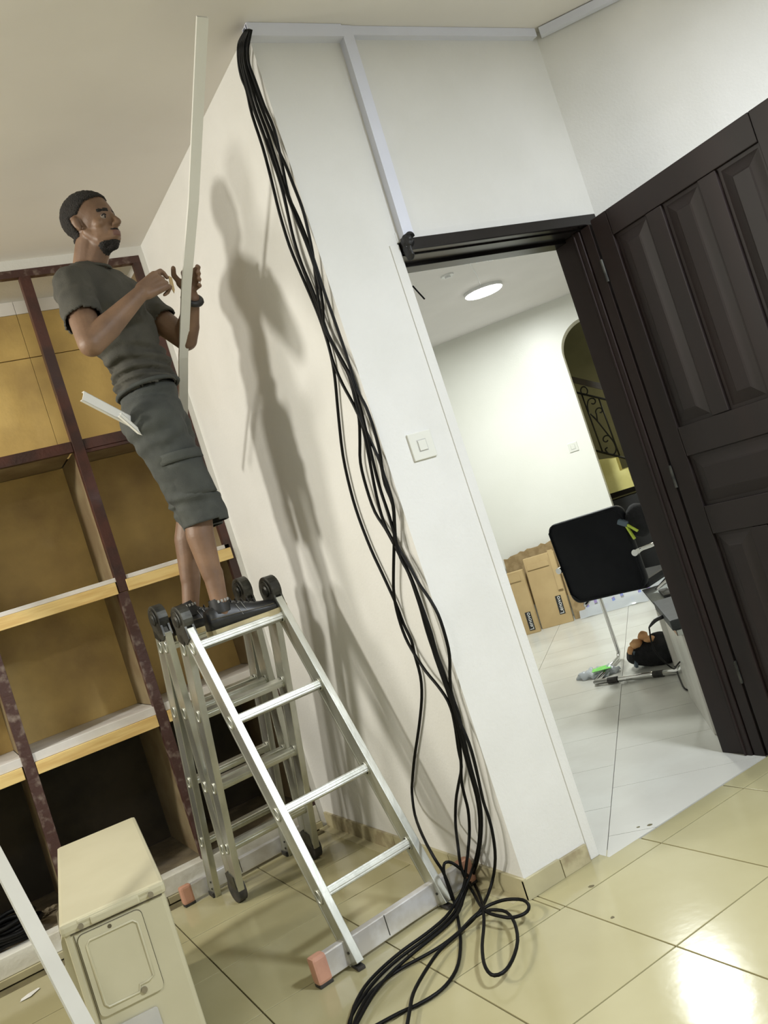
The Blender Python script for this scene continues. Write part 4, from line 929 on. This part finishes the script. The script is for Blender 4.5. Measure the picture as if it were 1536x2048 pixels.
bmesh.ops.delete(bm, geom=dead, context='FACES')
# hems: fold rim inwards
def rim(bm, depth, th):
    bm.normal_update(); es = [e for e in bm.edges if len(e.link_faces) == 1]
    r = bmesh.ops.extrude_edge_only(bm, edges=es); vs = [g for g in r['geom'] if isinstance(g, bmesh.types.BMVert)]
    src = {}
    for v in vs:
        for e in v.link_edges:
            o_ = e.other_vert(v)
            if o_ not in vs: src[v] = o_
    for v in vs:
        if v in src: v.co = v.co-src[v].normal*th
rim(bm, 0, .006)
shirt = obj('t_shirt', bm, 'shirt', man, True)
bm = B(); ring_tube(bm, [NB+V(.010, -.010, -.012)+lt_*math.cos(a)*.069+FT*math.sin(a)*.066+V(0, 0, -.012*math.sin(a)-.004) for a in [2*math.pi*i/28 for i in range(28)]], .006, 8, closed=True); sub(shirt, 'collar', bm, 'shirt', True)
bm = B(); q = smoothpath([SR+sdr*t+V(-.5, -.6, .4)*0 for t in (0, .01)], 1)

# --- cargo shorts
b = B()
F2, L2 = V(.93, -.36, 0), V(.36, .93, 0)
ball(b, (.990, 3.245, 2.065), (.112, .142, .06), 3, (F2, L2, V(0, 0, 1)))
ball(b, (.980, 3.250, 1.985), (.122, .155, .12), 3, (F2, L2, V(0, 0, 1)))
ball(b, (.925, 3.215, 1.965), (.085, .10, .09), 3)
for h_, k_ in ((HR, KR), (HLh, KL)):
    caps(b, h_+V(0, 0, -.02), .108, k_.lerp(h_, .35), .093, 20); caps(b, k_.lerp(h_, .4), .094, k_+V(.012, 0, -.06), .087, 20); caps(b, k_+V(.012, 0, -.02), .087, k_+V(.008, 0, -.18), .089, 20)
bm = remesh(b, .0085, 4, .5); bm.normal_update()
for v in bm.verts:
    c = v.co
    a = .006*noise.noise(V(c.x*12, c.y*12, c.z*20))+.003*noise.noise(c*36)
    a += .0075*max(0, 1-abs(c.z-1.640)/.055)*math.sin((c.z+.14*(c.x-1.0))*120+3*noise.noise(c*6))
    a += .005*max(0, 1-abs(c.z-1.86)/.12)*math.sin((c.z-.5*(c.x-.95))*95+4*noise.noise(c*5))
    v.co = c+v.normal*a
dead = [f_ for f_ in bm.faces if (lambda c: c.z < 1.532-.06*(c.x-1.03) or c.z > 2.105)(f_.calc_center_median())]
bmesh.ops.delete(bm, geom=dead, context='FACES'); rim(bm, 0, .006)
shorts = obj('cargo_shorts', bm, 'shorts', man, True)
# cargo pocket with flap on the near leg, hip pocket, belt line
kx = V(1.0, 0, 0)
def patch(nm, pts, off=.004, th=.004):
    b2 = B(); plate(b2, pts, th); bmesh.ops.bevel(b2, geom=list(b2.edges), offset=.0012, segments=1, affect='EDGES'); return sub(shorts, nm, b2, 'shorts', True)
def legsurf(x, z, push=.0):
    # front (camera side) surface of the near leg
    t = (HR.z-z)/(HR.z-KR.z); cx = HR.x+(KR.x-HR.x)*t+.008; cy = HR.y+(KR.y-HR.y)*t; r = .099 if t < .6 else .091
    dx = max(-.085, min(.085, x-cx)); return V(cx+dx, cy-math.sqrt(max(r*r-dx*dx, .0004))-push, z)
def grid(nm, x0, x1, z0, z1, push, fx=lambda x, z: x, nx=8, nz=6, th=.006):
    b2 = B(); G = []
    for i in range(nz+1):
        z = z0+(z1-z0)*i/nz; G.append([b2.verts.new(legsurf(fx(x0+(x1-x0)*j/nx, z), z, push+.003*noise.noise(V(i, j, 1)*.7))) for j in range(nx+1)])
    for i in range(nz):
        for j in range(nx): b2.faces.new((G[i][j], G[i][j+1], G[i+1][j+1], G[i+1][j]))
    es = [e for e in b2.edges if len(e.link_faces) == 1]; r = bmesh.ops.extrude_edge_only(b2, edges=es)
    for v in [g for g in r['geom'] if isinstance(g, bmesh.types.BMVert)]: v.co.y += th*2.0
    return sub(shorts, nm, b2, 'shorts', True)
lean = lambda x, z: x+(1.80-z)*.16
grid('cargo_pocket', .915, 1.065, 1.635, 1.775, .010, lean, th=.008); grid('pocket_flap', .908, 1.072, 1.772, 1.808, .016, lean, nz=3, th=.009)
b2 = B(); ring_tube(b2, [V(.990, 3.240, 2.088)+F2*math.cos(a)*.119+L2*math.sin(a)*.150+V(0, 0, .01*math.cos(a)) for a in [2*math.pi*i/32 for i in range(32)]], .009, 6, closed=True); sub(shorts, 'waistband', b2, 'shorts', True)

# --- shoes
def shoe(heel, yaw, L, pre):
    c, s_ = math.cos(yaw), math.sin(yaw); m = Matrix(((c, -s_, 0, heel.x), (s_, c, 0, heel.y), (0, 0, 1, heel.z), (0, 0, 0, 1)))
    prof = [(.00, .028, .080), (.03, .038, .088), (.10, .041, .098), (.20, .041, .102), (.32, .040, .094), (.45, .043, .078), (.58, .047, .062), (.70, .050, .051), (.82, .048, .044), (.92, .040, .036), (.98, .025, .026), (1.0, .008, .014)]
    b = B(); rings = []
    for t, wd, hg in prof:
        pts = []
        for k in range(14):
            a = math.pi*k/13; x = t*L; y = math.cos(a)*wd*1.08*(1-.15*math.sin(a)); z = .022+abs(math.sin(a))**.6*hg
            if .02 < t < .28 and math.sin(a) > .93: z -= .012
            pts.append(b.verts.new(m @ V(x, y, z-.004)))
        rings.append(pts)
    for A, C in zip(rings, rings[1:]):
        for k in range(13): b.faces.new((A[k], A[k+1], C[k+1], C[k]))
        b.faces.new((A[0], C[0], C[13], A[13]))
    b.faces.new(rings[0]); b.faces.new(rings[-1][::-1])
    sh_ = obj('shoe', b, 'shoe', man, True)
    b = B(); lo_, hi_ = [], []
    outl = [(t*L, wd*1.08+.003) for t, wd, _ in prof]
    loop = [(x-.002 if x == 0 else x+(.006 if i > 9 else 0), y) for i, (x, y) in enumerate(outl)]+[(x+(.006 if i == 0 else 0), -y) for i, (x, y) in enumerate(outl[::-1])]
    plate(b, [m @ V(x, y, .0+.006*max(0, (x/L-.8)*5)) for x, y in loop], .021)
    zs = [v.co.z for v in b.verts]
    if min(zs) < heel.z-.01:
        for v in b.verts: v.co.z += .021
    so = sub(sh_, 'sole', b, 'sole')
    # laces, seams and stitches
    for k in range(5):
        t = .34+.07*k; hgt = .022+[.092, .083, .074, .067, .060][k]
        b = B(); ring_tube(b, [m @ V(t*L, -.020, hgt-.010), m @ V(t*L+.004, 0, hgt+.003), m @ V(t*L, .020, hgt-.010)], .0028, 6); sub(sh_, 'lace', b, 'black', True)
        b = B(); ball(b, m @ V(t*L, -.024, hgt-.014), .0024, 1); sub(sh_, 'stitch', b, 'stitch')
    for t0 in (.36, .43):
        b = B(); ring_tube(b, [m @ V(t0*L+.016*q_, -.0405-.0030*q_, .088-.045*q_) for q_ in (0, .5, 1)], .0009, 5); sub(sh_, 'stitch', b, 'stitch')
    b = B(); ring_tube(b, [m @ V(t*L, -(y_+.0045), z_) for t, y_, z_ in ((.02, .034, .062), (.18, .041, .058), (.35, .041, .055), (.5, .045, .05), (.66, .050, .045), (.8, .047, .044))], .0011, 5); sub(sh_, 'seam', b, 'acdark')
    b = B(); ax = .066 if pre == 'r' else .085
    ring_tube(b, [m @ V(ax, -.008, .075), m @ V(ax, -.008, .118), m @ V(ax-.002, -.008, .134)], [.040, .0375, .0345], 20, cap=False); sk_ = obj('sock', b, 'black', man, True)
    b = B(); n_ = 7
    for k in range(n_):
        a0 = -1.9+.34*k; c_ = m @ V(ax+.039*math.cos(a0), -.008+.039*math.sin(a0), .118)
        beam(b, c_-V(0, 0, .005), c_+V(0, 0, .005), .007, .003, up=(math.cos(a0), math.sin(a0), 0))
    sub(sk_, 'knit_mark', b, 'stitch')
shoe(V(.922, 3.215, 1.116), math.radians(3), .325, 'r'); shoe(V(.850, 3.450, 1.135), math.radians(-4), .30, 'l')

# bracelet and ring
b = B(); wd_ = (WL-EL).normalized(); q1 = wd_.cross(V(0, 0, 1)).normalized(); q2 = wd_.cross(q1)
ring_tube(b, [WL-wd_*.004+q1*math.cos(a)*.032+q2*math.sin(a)*.034 for a in [2*math.pi*i/20 for i in range(20)]], .012, 8, closed=True); obj('bracelet', b, 'black', man, True)
b = B(); p_ = TC+V(.052, .028, -.012); ring_tube(b, [p_+V(0, 1, .1)*math.cos(a)*.0112+V(.1, 0, 1)*math.sin(a)*.0112 for a in [2*math.pi*i/14 for i in range(14)]], .003, 6, closed=True); obj('finger_ring', b, 'chrome', man, True)
# small clip hanging from the right hand
b = B(); plate(b, [TIPR+V(.006, -.006, .004), TIPR+V(.016, -.006, -.004), TIPR+V(.012, -.006, -.050), TIPR+V(.006, -.006, -.062), TIPR+V(.0, -.006, -.03)], .004)
solo('trunking_clip', b, 'card', 'small pointed offcut dangling from the man\'s right fingertips', 'offcut')
# two short trunking pieces sticking out of the back pocket
def piece(p, q, w, h, label):
    p, q = Vector(p), Vector(q); b = B(); d = (q-p).normalized(); up = V(0, -.95, .3); s = d.cross(up).normalized(); n = s.cross(d)
    L = (q-p).length; m = Matrix(((s.x, n.x, d.x, p.x), (s.y, n.y, d.y, p.y), (s.z, n.z, d.z, p.z), (0, 0, 0, 1)))
    box(b, -w/2, w/2, -.001, .001, 0, L, 0, m); box(b, -w/2, -w/2+.002, -h, .001, 0, L, 0, m); box(b, w/2-.002, w/2, -h, .001, 0, L, 0, m)
    solo('trunking_offcut', b, 'pvcw', label, 'trunking')
piece((.705, 3.05, 2.068), (.885, 3.14, 1.945), .038, .012, 'wide white trunking offcut sticking out of the man\'s back pocket')
piece((.815, 3.07, 1.980), (.90, 3.13, 1.885), .014, .012, 'thin white trunking offcut just below the wide one in the back pocket')
